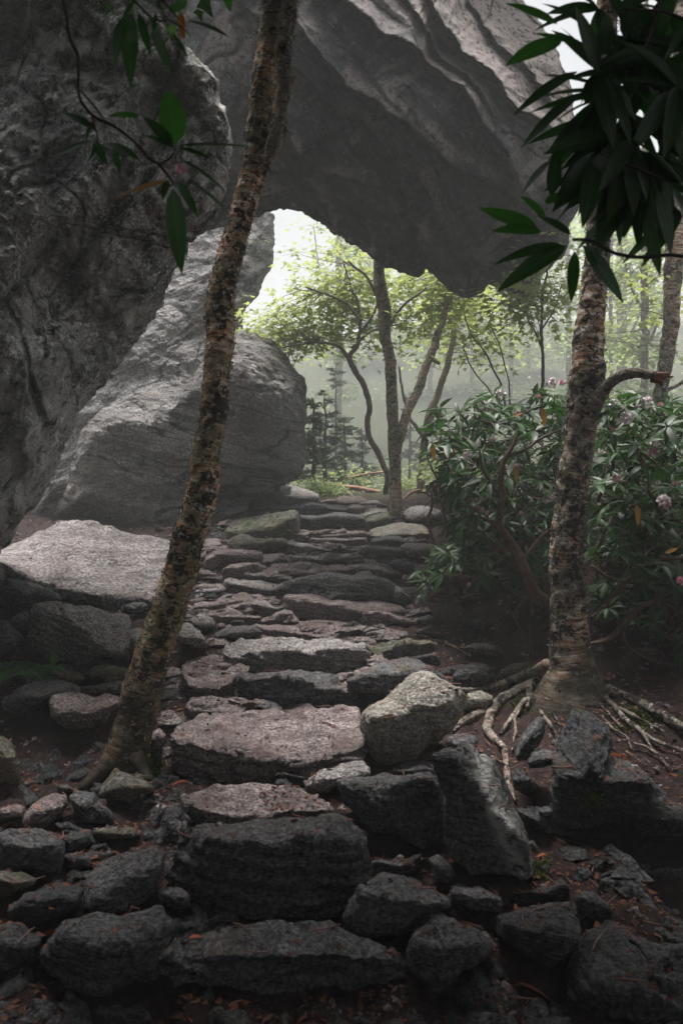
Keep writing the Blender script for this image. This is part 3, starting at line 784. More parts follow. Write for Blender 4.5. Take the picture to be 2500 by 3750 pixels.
ledge('little angular stone on the dirt above the big slab', TG, [(680, 300, 320, 350), (720, 275, 340, 375), (800, 300, 345, 370), (848, 330, 348, 362)], 'rock', name='rock', cat='rock')
ledge('small triangular stone beside the flat pinkish stone', TG, [(490, 270, 280, 300), (560, 255, 300, 340), (640, 290, 330, 352), (690, 335, 345, 360)], 'step', name='rock', cat='rock')
ledge('pale chip of stone right of the left birch', TG, [(45, 400, 430, 455), (100, 380, 445, 470), (180, 390, 440, 460), (215, 420, 432, 450)], 'step_pale', name='rock', cat='rock')
ledge('biggest slab of the stairway with rippled front and mossy foot', TG, [(130, 470, 500, 760), (200, 430, 570, 780), (330, 400, 590, 790), (450, 385, 600, 795), (560, 372, 610, 800), (700, 378, 640, 800), (800, 385, 660, 800), (920, 370, 665, 800), (1050, 330, 660, 800), (1180, 312, 640, 780), (1290, 322, 620, 740), (1360, 345, 600, 690)], 'step', layers=2.6, amp=1.4, **ST)
ledge('dark toe stone tucked beneath the biggest slab', TG, [(790, 740, 750, 800), (890, 728, 760, 815), (960, 750, 780, 820), (1010, 790, 800, 815)], 'rock_dark', name='rock', cat='rock')
ledge('speckled flat tread below the biggest slab', TG, [(205, 900, 920, 960), (280, 870, 970, 1010), (400, 835, 1015, 1060), (520, 815, 1035, 1075), (700, 810, 1040, 1075), (850, 818, 1010, 1060), (1000, 860, 990, 1040), (1110, 910, 985, 1030), (1165, 980, 995, 1020)], 'step', **ST)
ledge('thick block with a rounded worn top in the dark foreground', TL, [(388, 250, 270, 330), (410, 195, 240, 352), (470, 168, 215, 362), (560, 156, 212, 366), (660, 152, 210, 362), (760, 156, 208, 358), (815, 172, 215, 350), (838, 200, 240, 320)], 'rock', **ST)
ledge('lowest broad step fading into the black foreground', TL, [(365, 470, 480, 530), (420, 425, 475, 548), (520, 395, 475, 552), (620, 380, 470, 555), (760, 395, 465, 555), (860, 440, 480, 550), (925, 465, 485, 535)], 'rock', **ST)

# left cluster of the stairway
ledge('mossy hump beside the upper steps under the misty boulder', TB, [(215, 460, 500, 590), (300, 410, 520, 620), (420, 380, 520, 620), (540, 360, 510, 620), (660, 325, 500, 615), (780, 290, 480, 600), (860, 280, 440, 590), (960, 272, 380, 560), (1060, 268, 330, 480), (1075, 290, 330, 420)], 'mossy', dB=.8, name='boulder', cat='boulder')
ledge('small pale stone on top of the mossy hump', TB, [(880, 260, 270, 285), (960, 232, 262, 285), (1040, 210, 250, 280), (1085, 220, 240, 270)], 'rock', dB=.3, name='rock', cat='rock')
ledge('pale rounded boulder under the right end of the misty boulder', TB, [(870, 60, 100, 180), (900, -10, 100, 190), (1000, -20, 120, 200), (1120, 20, 140, 200), (1240, 60, 140, 190), (1315, 110, 140, 175)], 'step_pale', dB=.9, name='boulder', cat='boulder')
boulder('long moss backed stone below the mossy hump', TB, [(260, 660), (330, 590), (420, 548), (480, 552), (570, 595), (700, 612), (860, 605), (930, 612), (952, 640), (900, 690), (800, 760), (600, 780), (390, 760), (300, 730)], 'mossy', thick=.8, foot=740, name='rock', cat='rock', amp=.7)
ledge('pale knob stone left of the moss backed stone', TB, [(110, 700, 710, 740), (180, 655, 700, 770), (260, 668, 720, 780), (340, 690, 730, 770), (385, 715, 735, 760)], 'step', name='rock', cat='rock', dB=.4)
ledge('squat stone just right of the left birch', TB, [(10, 620, 700, 760), (60, 590, 690, 770), (140, 592, 680, 760), (195, 615, 670, 720)], 'step', name='rock', cat='rock', dB=.5)
ledge('long bright edged stone with a deep shadow below', TB, [(-10, 820, 840, 930), (60, 745, 830, 960), (150, 712, 760, 960), (240, 722, 765, 950), (300, 735, 762, 930), (440, 732, 768, 900), (560, 738, 775, 880), (660, 755, 785, 870)], 'step', dB=.6, **ST)
ledge('angular stone propped in the middle of the left cluster', TB, [(560, 840, 870, 920), (640, 780, 880, 930), (760, 765, 860, 920), (880, 775, 800, 930), (975, 815, 860, 930)], 'step', dB=.5, name='rock', cat='rock')
ledge('thin pinkish stone tongue in the left cluster', TB, [(195, 940, 950, 1010), (280, 905, 935, 1060), (400, 885, 925, 1080), (520, 880, 905, 1050), (640, 876, 900, 1000)], 'step', dB=.35, **ST)
ledge('rough grey stone beside the broad middle step', TB, [(460, 970, 1000, 1050), (540, 940, 1020, 1060), (660, 935, 1020, 1080), (760, 930, 1060, 1090), (780, 895, 1070, 1100), (900, 880, 1075, 1110), (990, 890, 1040, 1100)], 'step', dB=.5, **ST)
ledge('smooth pink stone overhanging a dark hollow', TD, [(545, 75, 85, 140), (600, 38, 105, 180), (720, 35, 130, 240), (850, 25, 145, 260), (960, 22, 150, 280), (1060, 40, 190, 270), (1150, 80, 180, 240), (1215, 95, 110, 160)], 'step_pale', dB=.7, under=.10, **ST)
ledge('pale jagged stone right of the left birch trunk', TD, [(190, 200, 215, 245), (230, 160, 205, 250), (340, 150, 195, 250), (400, 120, 195, 255), (480, 113, 190, 260), (550, 115, 185, 260)], 'step_pale', dB=.45, name='rock', cat='rock')
ledge('hump backed stone beside the left birch', TD, [(180, 300, 380, 430), (230, 255, 385, 440), (300, 245, 380, 430), (400, 265, 370, 420), (500, 290, 350, 400), (560, 320, 345, 380)], 'step', dB=.6, **ST)
ledge('long flat pinkish stone crossing the left of the steps', TD, [(180, 420, 440, 460), (350, 375, 440, 470), (500, 350, 420, 470), (640, 330, 430, 475), (760, 340, 445, 475), (860, 370, 420, 460), (900, 395, 415, 440)], 'step', dB=.6, **ST)
ledge('two layered fin of stone above the flat pinkish stone', TD, [(625, 295, 305, 325), (680, 280, 312, 345), (760, 275, 320, 350), (850, 290, 325, 355), (905, 310, 330, 350)], 'rock', dB=.25, layers=2, name='rock', cat='rock')
ledge('cracked pale rock beside the blunt nosed stone', TD, [(855, 290, 330, 400), (920, 262, 340, 420), (1000, 245, 370, 440), (1065, 250, 400, 445), (1150, 335, 410, 440), (1215, 345, 380, 410)], 'step_pale', dB=.6, layers=1.8, name='rock', cat='rock')
ledge('thin plate over a dark triangular gap', TD, [(215, 470, 480, 520), (350, 465, 500, 570), (450, 468, 498, 600), (560, 470, 492, 560), (700, 480, 500, 530), (800, 485, 505, 525), (960, 490, 505, 530)], 'step', dB=.3, **ST)
boulder('small dark domed stone under the thin plate', TD, [(560, 600), (590, 540), (650, 508), (710, 505), (760, 535), (785, 570), (740, 600), (640, 615)], 'rock', name='rock', cat='rock', foot=600)
ledge('pointed stone reaching in from the widest tread', TD, [(900, 545, 555, 575), (1000, 510, 545, 580), (1120, 495, 530, 575), (1250, 490, 515, 560), (1340, 500, 515, 540)], 'step', dB=.3, name='rock', cat='rock')
boulder('dark domed stone above the white topped step', TD, [(405, 745), (440, 700), (520, 650), (600, 622), (700, 605), (820, 605), (900, 620), (970, 665), (960, 720), (850, 750), (700, 755), (500, 780)], 'rock', name='boulder', foot=765, thick=.5)
boulder('white rounded cobble on the dark domed stone', TD, [(632, 575), (645, 560), (680, 555), (700, 572), (690, 588), (650, 590)], 'step_pale', name='cobble', cat='cobble', foot=590)
boulder('pinkish cobble beside the dark triangular gap', TD, [(440, 640), (455, 600), (490, 572), (530, 572), (550, 600), (520, 635), (470, 655)], 'step', name='cobble', cat='cobble', foot=650)
boulder('slanting stone slab left of the path dirt', TD, [(215, 465), (300, 458), (350, 462), (390, 510), (420, 570), (440, 625), (390, 640), (330, 600), (260, 560), (225, 510)], 'step_pale', name='rock', cat='rock', foot=640, thick=.5, planes=[((-.1, -.6, .8), .4)])
boulder('reddish slanting stone against the left birch', TD, [(120, 520), (180, 480), (240, 510), (330, 590), (360, 640), (300, 665), (250, 650), (180, 590)], 'step', name='rock', cat='rock', foot=665, thick=.4, planes=[((-.1, -.6, .8), .4)])
boulder('striped pale stone leaning out from behind the left birch', TD, [(60, 600), (100, 560), (140, 570), (210, 640), (280, 720), (340, 800), (330, 860), (260, 870), (160, 840), (80, 800), (20, 790), (20, 700)], 'step_pale', name='boulder', foot=870, thick=.7, layers=1.8, planes=[((.1, -.6, .8), .45)])
boulder('smooth grey boulder low in the dirt beside the big tread', TE, [(430, 1080), (560, 1020), (650, 960), (740, 905), (860, 880), (1010, 865), (1110, 880), (1200, 925), (1300, 980), (1400, 1060), (1430, 1120), (1200, 1160), (900, 1220), (560, 1180)], 'rock', thick=1.0, foot=1160, planes=[((0, -.35, .95), .45)], amp=.5)
boulder('pale egg shaped boulder streaked with yellow lichen', TK, [(330, 342), (395, 335), (440, 350), (482, 372), (520, 400), (552, 430), (552, 500), (530, 560), (500, 600), (430, 645), (330, 700), (270, 730), (220, 738), (160, 700), (125, 640), (104, 560), (104, 520), (130, 490), (190, 455), (260, 390)], 'boulder_pale', thick=.62, foot=725, amp=.8, layers=.25, planes=[((-.2, -.5, .85), .62), ((.6, -.8, -.2), .7)], res=4)
boulder('small pinkish boulder wedged behind the pale egg shaped one', TK, [(548, 505), (556, 440), (590, 422), (640, 414), (690, 440), (692, 462), (660, 490), (600, 512)], 'boulder_pale', foot=505)
boulder('dark triangular stone near the orange leaves', TE, [(1090, 630), (1140, 590), (1210, 560), (1250, 548), (1275, 600), (1280, 660), (1200, 650)], 'rock', name='rock', cat='rock', foot=650)
boulder('rounded grey rock between the path and the birch roots', TK, [(465, 610), (480, 400), (520, 345), (560, 305), (620, 288), (660, 300), (700, 345), (690, 385), (600, 410), (520, 400)], 'rock', name='rock', cat='rock', foot=395, c=(1250 + 590 / 1.2544, 2200 + 350 / 1.2544))
boulder('low green tinged rock before the bush shadow', TK, [(556, 215), (600, 198), (660, 195), (720, 215), (762, 245), (700, 258), (600, 250)], 'mossy', name='rock', cat='rock', foot=255)
boulder('dim flat rock under the bush beside the right birch', TK, [(510, 95), (560, 82), (640, 88), (690, 110), (640, 130), (540, 125)], 'rock_dark', name='rock', cat='rock', foot=130)
boulder('dim squarish rock in the shade of the bush', TK, [(400, 118), (415, 112), (425, 160), (345, 158), (360, 130)], 'rock', name='rock', cat='rock', foot=160)
boulder('mossy rock beneath the left roots of the right birch', TK, [(720, 330), (790, 290), (870, 280), (900, 320), (820, 350), (740, 350)], 'mossy', name='rock', cat='rock', foot=350)
boulder('hunched dark rock among the leaf litter', TE, [(1330, 1020), (1400, 950), (1500, 920), (1600, 925), (1680, 980), (1650, 1040), (1500, 1070), (1380, 1060)], 'rock', name='rock', cat='rock', foot=1050)
boulder('layered stone at the right end of the long low stone', TE, [(1000, 420), (1060, 390), (1160, 385), (1240, 410), (1260, 450), (1180, 470), (1060, 465)], 'rock_dark', name='rock', cat='rock', foot=470)
boulder('grey stone half buried by the litter near the twisted stone', TE, [(1110, 500), (1160, 460), (1230, 450), (1300, 490), (1290, 540), (1180, 545)], 'rock_dark', name='rock', cat='rock', foot=545)
boulder('pale stone beneath the low rhododendron twigs', TC, [(1000, 1100), (1000, 1040), (1040, 1020), (1120, 1022), (1200, 1040), (1210, 1100), (1100, 1120)], 'step', name='rock', cat='rock', foot=1110)
boulder('broad grey stone beside the mossy ended slab', TC, [(980, 700), (1060, 665), (1200, 660), (1350, 670), (1440, 700), (1440, 800), (1300, 850), (1120, 830), (1040, 780)], 'step', name='boulder', foot=850, thick=.7)
boulder('dim stone in the dark corner below the mossy ended slab', TC, [(850, 900), (900, 850), (1050, 840), (1150, 900), (1130, 1000), (1040, 1010), (920, 960)], 'rock_dark', name='rock', cat='rock', foot=1010)
boulder('bare pale rock behind the bush twigs right of the maple', TC, [(1020, 320), (1100, 250), (1180, 228), (1320, 240), (1440, 290), (1520, 330), (1540, 370), (1420, 410), (1200, 415), (1060, 400)], 'step_pale', name='boulder', foot=415, thick=1.0)

# right foreground
boulder('dark two faced boulder in front of the pale egg boulder', TK, [(-20, 830), (30, 805), (120, 812), (250, 810), (330, 805), (400, 806), (450, 840), (472, 890), (490, 960), (480, 1030), (462, 1075), (420, 1110), (360, 1132), (300, 1100), (240, 1060), (150, 1060), (90, 1000), (20, 920)], 'rock', thick=.5, foot=1120, amp=.8, layers=.25, planes=[((.45, -.9, .1), .5), ((-.7, -.7, -.1), .55), ((0, -.2, 1), .7)], res=4, nr=6, k=16)
boulder('light flat stone behind the dark two faced boulder', TG, [(985, 850), (1020, 790), (1100, 740), (1200, 695), (1300, 680), (1360, 682), (1405, 720), (1400, 770), (1300, 785), (1200, 800), (1110, 880), (1030, 880)], 'step_pale', name='rock', cat='rock', foot=880, thick=.35, planes=[((0, -.45, .9), .35)])
ledge('flat dark stone at the right foot of the egg boulder', TK, [(230, 770, 780, 810), (290, 740, 780, 820), (370, 730, 770, 815), (430, 745, 780, 810)], 'rock', dB=.25, name='rock', cat='rock')
def vein_tint(Vt):
    x = (Vt[:, 0] / Vt[:, 1] * FX + HX - 1250) * 1.2544; y = (HY - Vt[:, 2] / Vt[:, 1] * FX - 2200) * 1.2544
    xc = np.interp(y, [740, 850, 950, 1050, 1220, 1260], [640, 672, 700, 745, 815, 830])
    return 1.3 * np.exp(-((x - xc) / 44) ** 2)
boulder('tall upright slab with a white quartz vein down its face', TK, [(425, 712), (480, 700), (535, 705), (550, 660), (575, 648), (605, 665), (620, 705), (700, 728), (735, 790), (755, 860), (790, 950), (820, 1030), (845, 1100), (860, 1180), (878, 1262), (830, 1275), (780, 1260), (600, 1250), (500, 1180), (470, 1060), (480, 900), (450, 820)], 'quartz', thick=.45, foot=1265, amp=.7, planes=[((.62, -.45, .64), .36), ((-.45, -.88, -.15), .36)], col=vein_tint, res=4, nr=4, k=18, layers=.2)
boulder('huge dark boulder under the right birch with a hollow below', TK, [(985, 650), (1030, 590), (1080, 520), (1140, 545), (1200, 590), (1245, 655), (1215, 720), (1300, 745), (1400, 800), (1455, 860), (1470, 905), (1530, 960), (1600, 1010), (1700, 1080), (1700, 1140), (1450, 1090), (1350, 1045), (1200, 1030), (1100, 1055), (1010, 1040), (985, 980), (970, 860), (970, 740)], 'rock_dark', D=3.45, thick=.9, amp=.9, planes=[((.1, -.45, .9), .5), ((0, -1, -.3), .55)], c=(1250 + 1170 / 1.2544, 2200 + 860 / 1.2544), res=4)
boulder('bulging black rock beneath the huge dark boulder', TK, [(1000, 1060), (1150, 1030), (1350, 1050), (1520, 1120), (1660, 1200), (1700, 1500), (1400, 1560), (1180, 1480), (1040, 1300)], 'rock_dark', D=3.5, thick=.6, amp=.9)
boulder('narrow grey stone left of the hanging root', TK, [(800, 720), (815, 660), (835, 615), (870, 560), (910, 530), (932, 560), (930, 600), (910, 650), (880, 690), (845, 735), (815, 740)], 'rock', name='rock', cat='rock', D=3.75, thick=.3)
boulder('small triangular stone among the hanging roots', TK, [(855, 745), (878, 700), (910, 680), (950, 682), (985, 700), (975, 745), (930, 760), (870, 765)], 'rock', name='rock', cat='rock', D=3.6, thick=.25)
boulder('dark stone cut across by the longest hanging root', TK, [(775, 790), (800, 765), (850, 790), (885, 840), (895, 885), (850, 895), (800, 870)], 'rock_dark', name='rock', cat='rock', D=3.5, thick=.25)
boulder('slab shaped stone right of the quartz veined slab', TK, [(795, 950), (850, 940), (900, 955), (960, 1000), (1000, 1060), (960, 1090), (880, 1040), (820, 1000)], 'rock_dark', name='rock', cat='rock', D=3.35, thick=.25)
boulder('tiny rounded stone right of the quartz veined slab', TK, [(905, 965), (925, 945), (955, 950), (978, 980), (965, 1002), (930, 995)], 'rock', name='cobble', cat='cobble', D=3.3, thick=.15)
boulder('grey stone just under the trunk of the right birch', TK, [(920, 440), (960, 425), (1020, 440), (1050, 475), (1020, 510), (960, 500)], 'mossy', name='rock', cat='rock', foot=505)
boulder('grey stone peeping between the two thickest left roots', TK, [(480, 640), (520, 610), (590, 615), (625, 640), (610, 700), (560, 730), (500, 700)], 'rock', name='rock', cat='rock', D=3.7, thick=.3)

# bottom right, barely lit
boulder('flat topped grey rock right of the lowest steps', TJ, [(235, 600), (250, 560), (320, 532), (420, 545), (500, 580), (600, 600), (700, 650), (775, 712), (700, 760), (640, 800), (560, 860), (400, 900), (230, 900), (150, 880), (110, 800), (150, 700), (190, 620)], 'rock', thick=.45, foot=880, planes=[((.15, -.45, .9), .5)], nr=6)
boulder('angular dark rock leaning below the flat topped rock', TJ, [(640, 768), (720, 790), (830, 845), (950, 900), (1015, 960), (1030, 1010), (960, 1060), (860, 1110), (790, 1200), (700, 1270), (640, 1260), (560, 1190), (505, 1110), (515, 1000), (555, 870)], 'rock', thick=.4, foot=1240)
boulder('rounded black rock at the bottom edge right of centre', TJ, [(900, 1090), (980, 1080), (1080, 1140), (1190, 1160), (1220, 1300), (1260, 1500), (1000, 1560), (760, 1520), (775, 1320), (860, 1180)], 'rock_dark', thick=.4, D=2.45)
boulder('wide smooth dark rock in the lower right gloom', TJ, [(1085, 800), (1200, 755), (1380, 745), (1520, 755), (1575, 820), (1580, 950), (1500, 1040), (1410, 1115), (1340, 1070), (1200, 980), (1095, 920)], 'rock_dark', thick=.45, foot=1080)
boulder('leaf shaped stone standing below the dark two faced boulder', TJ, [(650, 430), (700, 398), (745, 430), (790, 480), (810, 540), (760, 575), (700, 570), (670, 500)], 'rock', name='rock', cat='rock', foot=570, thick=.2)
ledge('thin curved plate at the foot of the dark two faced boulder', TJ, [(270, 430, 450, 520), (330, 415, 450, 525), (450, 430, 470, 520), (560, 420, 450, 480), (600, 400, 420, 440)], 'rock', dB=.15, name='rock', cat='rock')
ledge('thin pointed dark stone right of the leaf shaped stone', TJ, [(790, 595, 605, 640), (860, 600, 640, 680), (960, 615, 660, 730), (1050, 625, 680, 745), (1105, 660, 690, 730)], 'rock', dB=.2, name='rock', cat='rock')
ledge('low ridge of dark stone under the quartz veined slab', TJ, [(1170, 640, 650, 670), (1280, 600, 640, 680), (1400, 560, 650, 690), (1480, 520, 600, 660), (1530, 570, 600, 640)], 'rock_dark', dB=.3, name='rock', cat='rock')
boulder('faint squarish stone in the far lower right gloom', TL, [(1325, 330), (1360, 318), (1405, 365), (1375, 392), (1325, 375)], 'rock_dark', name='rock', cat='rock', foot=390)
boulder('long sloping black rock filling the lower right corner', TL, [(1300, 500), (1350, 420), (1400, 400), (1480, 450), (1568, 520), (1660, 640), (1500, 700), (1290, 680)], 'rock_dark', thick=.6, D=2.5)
boulder('small dim rock beside the lowest broad step', TL, [(1035, 320), (1100, 315), (1150, 340), (1150, 370), (1090, 365), (1040, 345)], 'rock', name='rock', cat='rock', foot=375)
boulder('half sunk stone under the flat topped grey rock', TL, [(800, 345), (830, 330), (860, 370), (900, 395), (880, 412), (820, 410)], 'rock', name='rock', cat='rock', foot=412)

# left foreground
boulder('big dark fronted boulder with a pale sloping top left of the birch', TH, [(250, 420), (270, 320), (310, 265), (400, 235), (500, 245), (620, 250), (740, 250), (830, 290), (920, 345), (1030, 370), (1060, 400), (1065, 500), (1060, 600), (1030, 650), (960, 680), (860, 660), (760, 680), (600, 715), (480, 700), (380, 640), (290, 620), (245, 540)], 'step_pale', thick=.85, foot=760, amp=1.0, planes=[((.45, -.5, .8), .42), ((-.6, -.8, -.2), .5)], res=4, nr=6, k=16, layers=1.2)
boulder('brown rounded boulder at the left edge above the fern', TH, [(-60, 480), (0, 385), (60, 400), (140, 470), (205, 540), (212, 600), (150, 660), (60, 690), (-60, 700)], 'rock', thick=.6, foot=690)
boulder('long layered rock at the left edge below the slab', TH, [(-60, 110), (60, 55), (180, 70), (300, 95), (400, 130), (470, 180), (500, 215), (450, 250), (380, 230), (300, 280), (260, 340), (200, 350), (100, 310), (-60, 250)], 'rock', thick=.8, foot=420, layers=1.6)
boulder('rounded rock in the corner under the cliff foot', TH, [(110, 30), (200, -15), (300, -10), (360, 30), (380, 80), (360, 105), (280, 90), (150, 70)], 'step', thick=.5, foot=100, name='rock', cat='rock')
boulder('grey slab shaped rock between the layered rock and the big boulder', TH, [(80, 400), (160, 330), (260, 300), (300, 260), (330, 300), (260, 380), (250, 520), (200, 530), (120, 440)], 'step', thick=.5, foot=540, name='rock', cat='rock')
boulder('pale knob behind the big dark fronted boulder', TH, [(360, 215), (400, 190), (460, 190), (500, 215), (490, 240), (400, 245)], 'step_pale', name='rock', cat='rock', foot=245)
boulder('dark shelf rock just left of the birch near the slab', TH, [(985, 300), (1010, 265), (1080, 245), (1180, 240), (1215, 270), (1180, 310), (1080, 328), (1020, 325)], 'rock', name='rock', cat='rock', foot=330)
boulder('small pinkish rock on the dirt below the slab', TH, [(930, 335), (990, 325), (1060, 345), (1065, 370), (1000, 375), (940, 360)], 'step', name='rock', cat='rock', foot=375)
boulder('striped rock squeezed between the big boulder and the birch', TH, [(1065, 470), (1120, 445), (1210, 450), (1190, 560), (1150, 690), (1100, 720), (980, 700), (1040, 650), (1065, 560)], 'step_pale', name='rock', cat='rock', foot=760, thick=.6, layers=1.8)
boulder('wedge of light rock tucked under the big boulder', TH, [(610, 740), (660, 705), (740, 682), (780, 700), (720, 740), (650, 755)], 'step_pale', name='rock', cat='rock', foot=760, thick=.3)
boulder('brown stone at the right of the grass tuft', TH, [(365, 800), (440, 785), (560, 800), (670, 825), (690, 870), (640, 905), (540, 890), (430, 860)], 'mossy', name='rock', cat='rock', foot=900, thick=.4)
boulder('flat brown rock right of the brown stone', TH, [(690, 840), (760, 780), (860, 740), (960, 760), (1080, 800), (1090, 860), (980, 890), (850, 880), (740, 880)], 'mossy', name='rock', cat='rock', foot=900, thick=.6)
boulder('wide flat grey rock below the grass tuft', TH, [(30, 1060), (140, 960), (260, 890), (400, 868), (520, 880), (640, 930), (660, 1000), (560, 1080), (420, 1110), (280, 1120), (160, 1140), (60, 1110)], 'rock', thick=.75, foot=1130, planes=[((0, -.35, .95), .4)])
boulder('pale smooth rock against the left of the birch trunk', TH, [(410, 1060), (440, 1010), (560, 985), (700, 990), (800, 1005), (920, 1000), (1005, 1015), (1010, 1060), (920, 1120), (870, 1230), (780, 1270), (640, 1290), (520, 1240), (440, 1170)], 'step', thick=.7, foot=1270, planes=[((.1, -.5, .85), .45)])
boulder('grey rock behind the pale smooth rock left of the birch', TH, [(640, 930), (760, 930), (860, 900), (980, 885), (1060, 900), (1040, 990), (900, 1010), (720, 1000)], 'rock', name='rock', cat='rock', foot=1020, thick=.5)
boulder('tall brown rock at the lower left edge', TI, [(-60, 60), (20, 100), (80, 140), (110, 220), (135, 300), (130, 380), (90, 430), (-60, 430)], 'mossy', thick=.4, foot=440, name='rock', cat='rock')
boulder('diamond shaped rock at the foot of the left birch', TI, [(690, 520), (740, 450), (790, 370), (830, 320), (900, 350), (1000, 400), (1080, 430), (1105, 470), (1060, 500), (990, 530), (930, 572), (850, 560), (770, 560)], 'mossy', thick=.4, foot=575, amp=.6, planes=[((.1, -.6, .8), .42)])
boulder('pale ribbed rock left of the small red twig', TI, [(180, 680), (230, 600), (300, 530), (400, 505), (470, 520), (490, 580), (440, 660), (360, 720), (280, 760), (200, 740)], 'step', name='rock', cat='rock', foot=760, thick=.4)
boulder('light stone at the left edge near the green sprig', TI, [(-40, 640), (40, 600), (120, 580), (180, 600), (160, 660), (60, 680), (-40, 700)], 'step', name='rock', cat='rock', foot=700, thick=.3)
boulder('dim flat rock right of the small red twig', TI, [(500, 520), (560, 480), (680, 490), (700, 560), (780, 625), (820, 690), (740, 720), (600, 700), (540, 620)], 'rock', name='rock', cat='rock', foot=720, thick=.4)
boulder('small grey slab touching the diamond shaped rock', TI, [(410, 440), (480, 438), (545, 480), (500, 495), (440, 485)], 'rock', name='rock', cat='rock', foot=500, thick=.2)
boulder('rounded dark boulder at the lower left edge', TI, [(-40, 800), (60, 780), (180, 760), (290, 758), (380, 800), (450, 860), (455, 930), (430, 1000), (430, 1080), (360, 1070), (200, 1050), (60, 1020), (-40, 960)], 'rock', thick=.5, foot=1090)
boulder('mossy rounded rock below the rounded dark boulder', TI, [(-60, 1020), (20, 1025), (120, 1050), (210, 1100), (252, 1130), (200, 1170), (100, 1210), (-60, 1280)], 'mossy', thick=.4, foot=1260, name='rock', cat='rock')
boulder('broad dim rock in the lower left gloom', TI, [(60, 1340), (200, 1230), (340, 1170), (480, 1150), (590, 1180), (560, 1280), (440, 1370), (300, 1420), (100, 1420)], 'rock_dark', thick=.4, foot=1420)
boulder('dark brick like rock beside the rounded dark boulder', TI, [(390, 800), (480, 770), (600, 770), (650, 800), (640, 860), (560, 900), (470, 920), (440, 870)], 'rock_dark', name='rock', cat='rock', foot=920, thick=.3)
boulder('flat brown rock among the gravel', TI, [(650, 780), (760, 745), (900, 740), (980, 760), (1010, 810), (960, 830), (840, 820), (720, 840)], 'mossy', name='rock', cat='rock', foot=850, thick=.3)
boulder('long low dark rock above the slanting boulder', TI, [(450, 950), (560, 925), (700, 920), (820, 930), (760, 1000), (640, 1040), (520, 1030), (460, 1000)], 'rock_dark', name='rock', cat='rock', foot=1040, thick=.3)
boulder('slanting pale boulder left of the thick worn block', TI, [(620, 1180), (660, 1080), (720, 1010), (820, 950), (960, 910), (1080, 895), (1140, 900), (1150, 980), (1140, 1100), (1080, 1200), (980, 1290), (860, 1350), (700, 1350), (600, 1330)], 'rock', thick=.5, foot=1340, planes=[((-.3, -.6, .75), .45)])
boulder('small grey rock at the left foot of the thick worn block', TI, [(1130, 1210), (1200, 1170), (1290, 1180), (1360, 1240), (1360, 1320), (1260, 1330), (1160, 1300)], 'rock', name='rock', cat='rock', foot=1330, thick=.3)
boulder('dim rock mass at the lower left below the slanting boulder', TL, [(95, 470), (150, 400), (250, 380), (360, 365), (400, 400), (380, 440), (360, 520), (250, 560), (150, 550)], 'rock', thick=.45, foot=560)
boulder('almost black rock in the lower left corner', TL, [(-40, 560), (60, 560), (180, 575), (230, 620), (200, 700), (-40, 720)], 'rock_dark', thick=.4, D=2.35, name='rock', cat='rock')
boulder('dim slab at the left edge below the broad dim rock', TL, [(-40, 400), (40, 400), (95, 430), (90, 480), (20, 510), (-40, 500)], 'rock_dark', foot=510, name='rock', cat='rock')
boulder('small dark rock at the bottom edge left of centre', TL, [(215, 590), (260, 570), (330, 585), (345, 620), (300, 660), (220, 650)], 'rock_dark', D=2.35, thick=.25, name='rock', cat='rock')
boulder('loose angular stone on the gravel, biggest of the loose ones', TI, [(1110, 590), (1150, 575), (1220, 600), (1262, 640), (1240, 665), (1180, 675), (1140, 640)], 'step_pale', name='cobble', cat='cobble', foot=675)
boulder('pale oval stone on the gravel next to the angular stone', TI, [(1270, 655), (1310, 640), (1360, 665), (1372, 690), (1330, 708), (1290, 685)], 'step_pale', name='cobble', cat='cobble', foot=708)
boulder('squarish stone on the gravel above the yellow curled leaf', TI, [(1205, 750), (1210, 690), (1245, 675), (1290, 700), (1330, 745), (1270, 775)], 'step', name='cobble', cat='cobble', foot=775)
boulder('greyish stone perched left of the big slab', TI, [(1085, 520), (1110, 500), (1145, 505), (1150, 530), (1115, 540)], 'step', name='cobble', cat='cobble', foot=545)
boulder('grey rock hugging the right side of the left birch foot', TI, [(1070, 150), (1100, 60), (1150, 30), (1190, 80), (1180, 150), (1150, 200), (1090, 200)], 'step', name='rock', cat='rock', foot=260, thick=.35)
boulder('small mossy stone under the foot of the biggest slab', TI, [(960, 370), (985, 345), (1060, 360), (1100, 400), (1040, 425), (980, 410)], 'mossy', name='rock', cat='rock', foot=430, thick=.25)

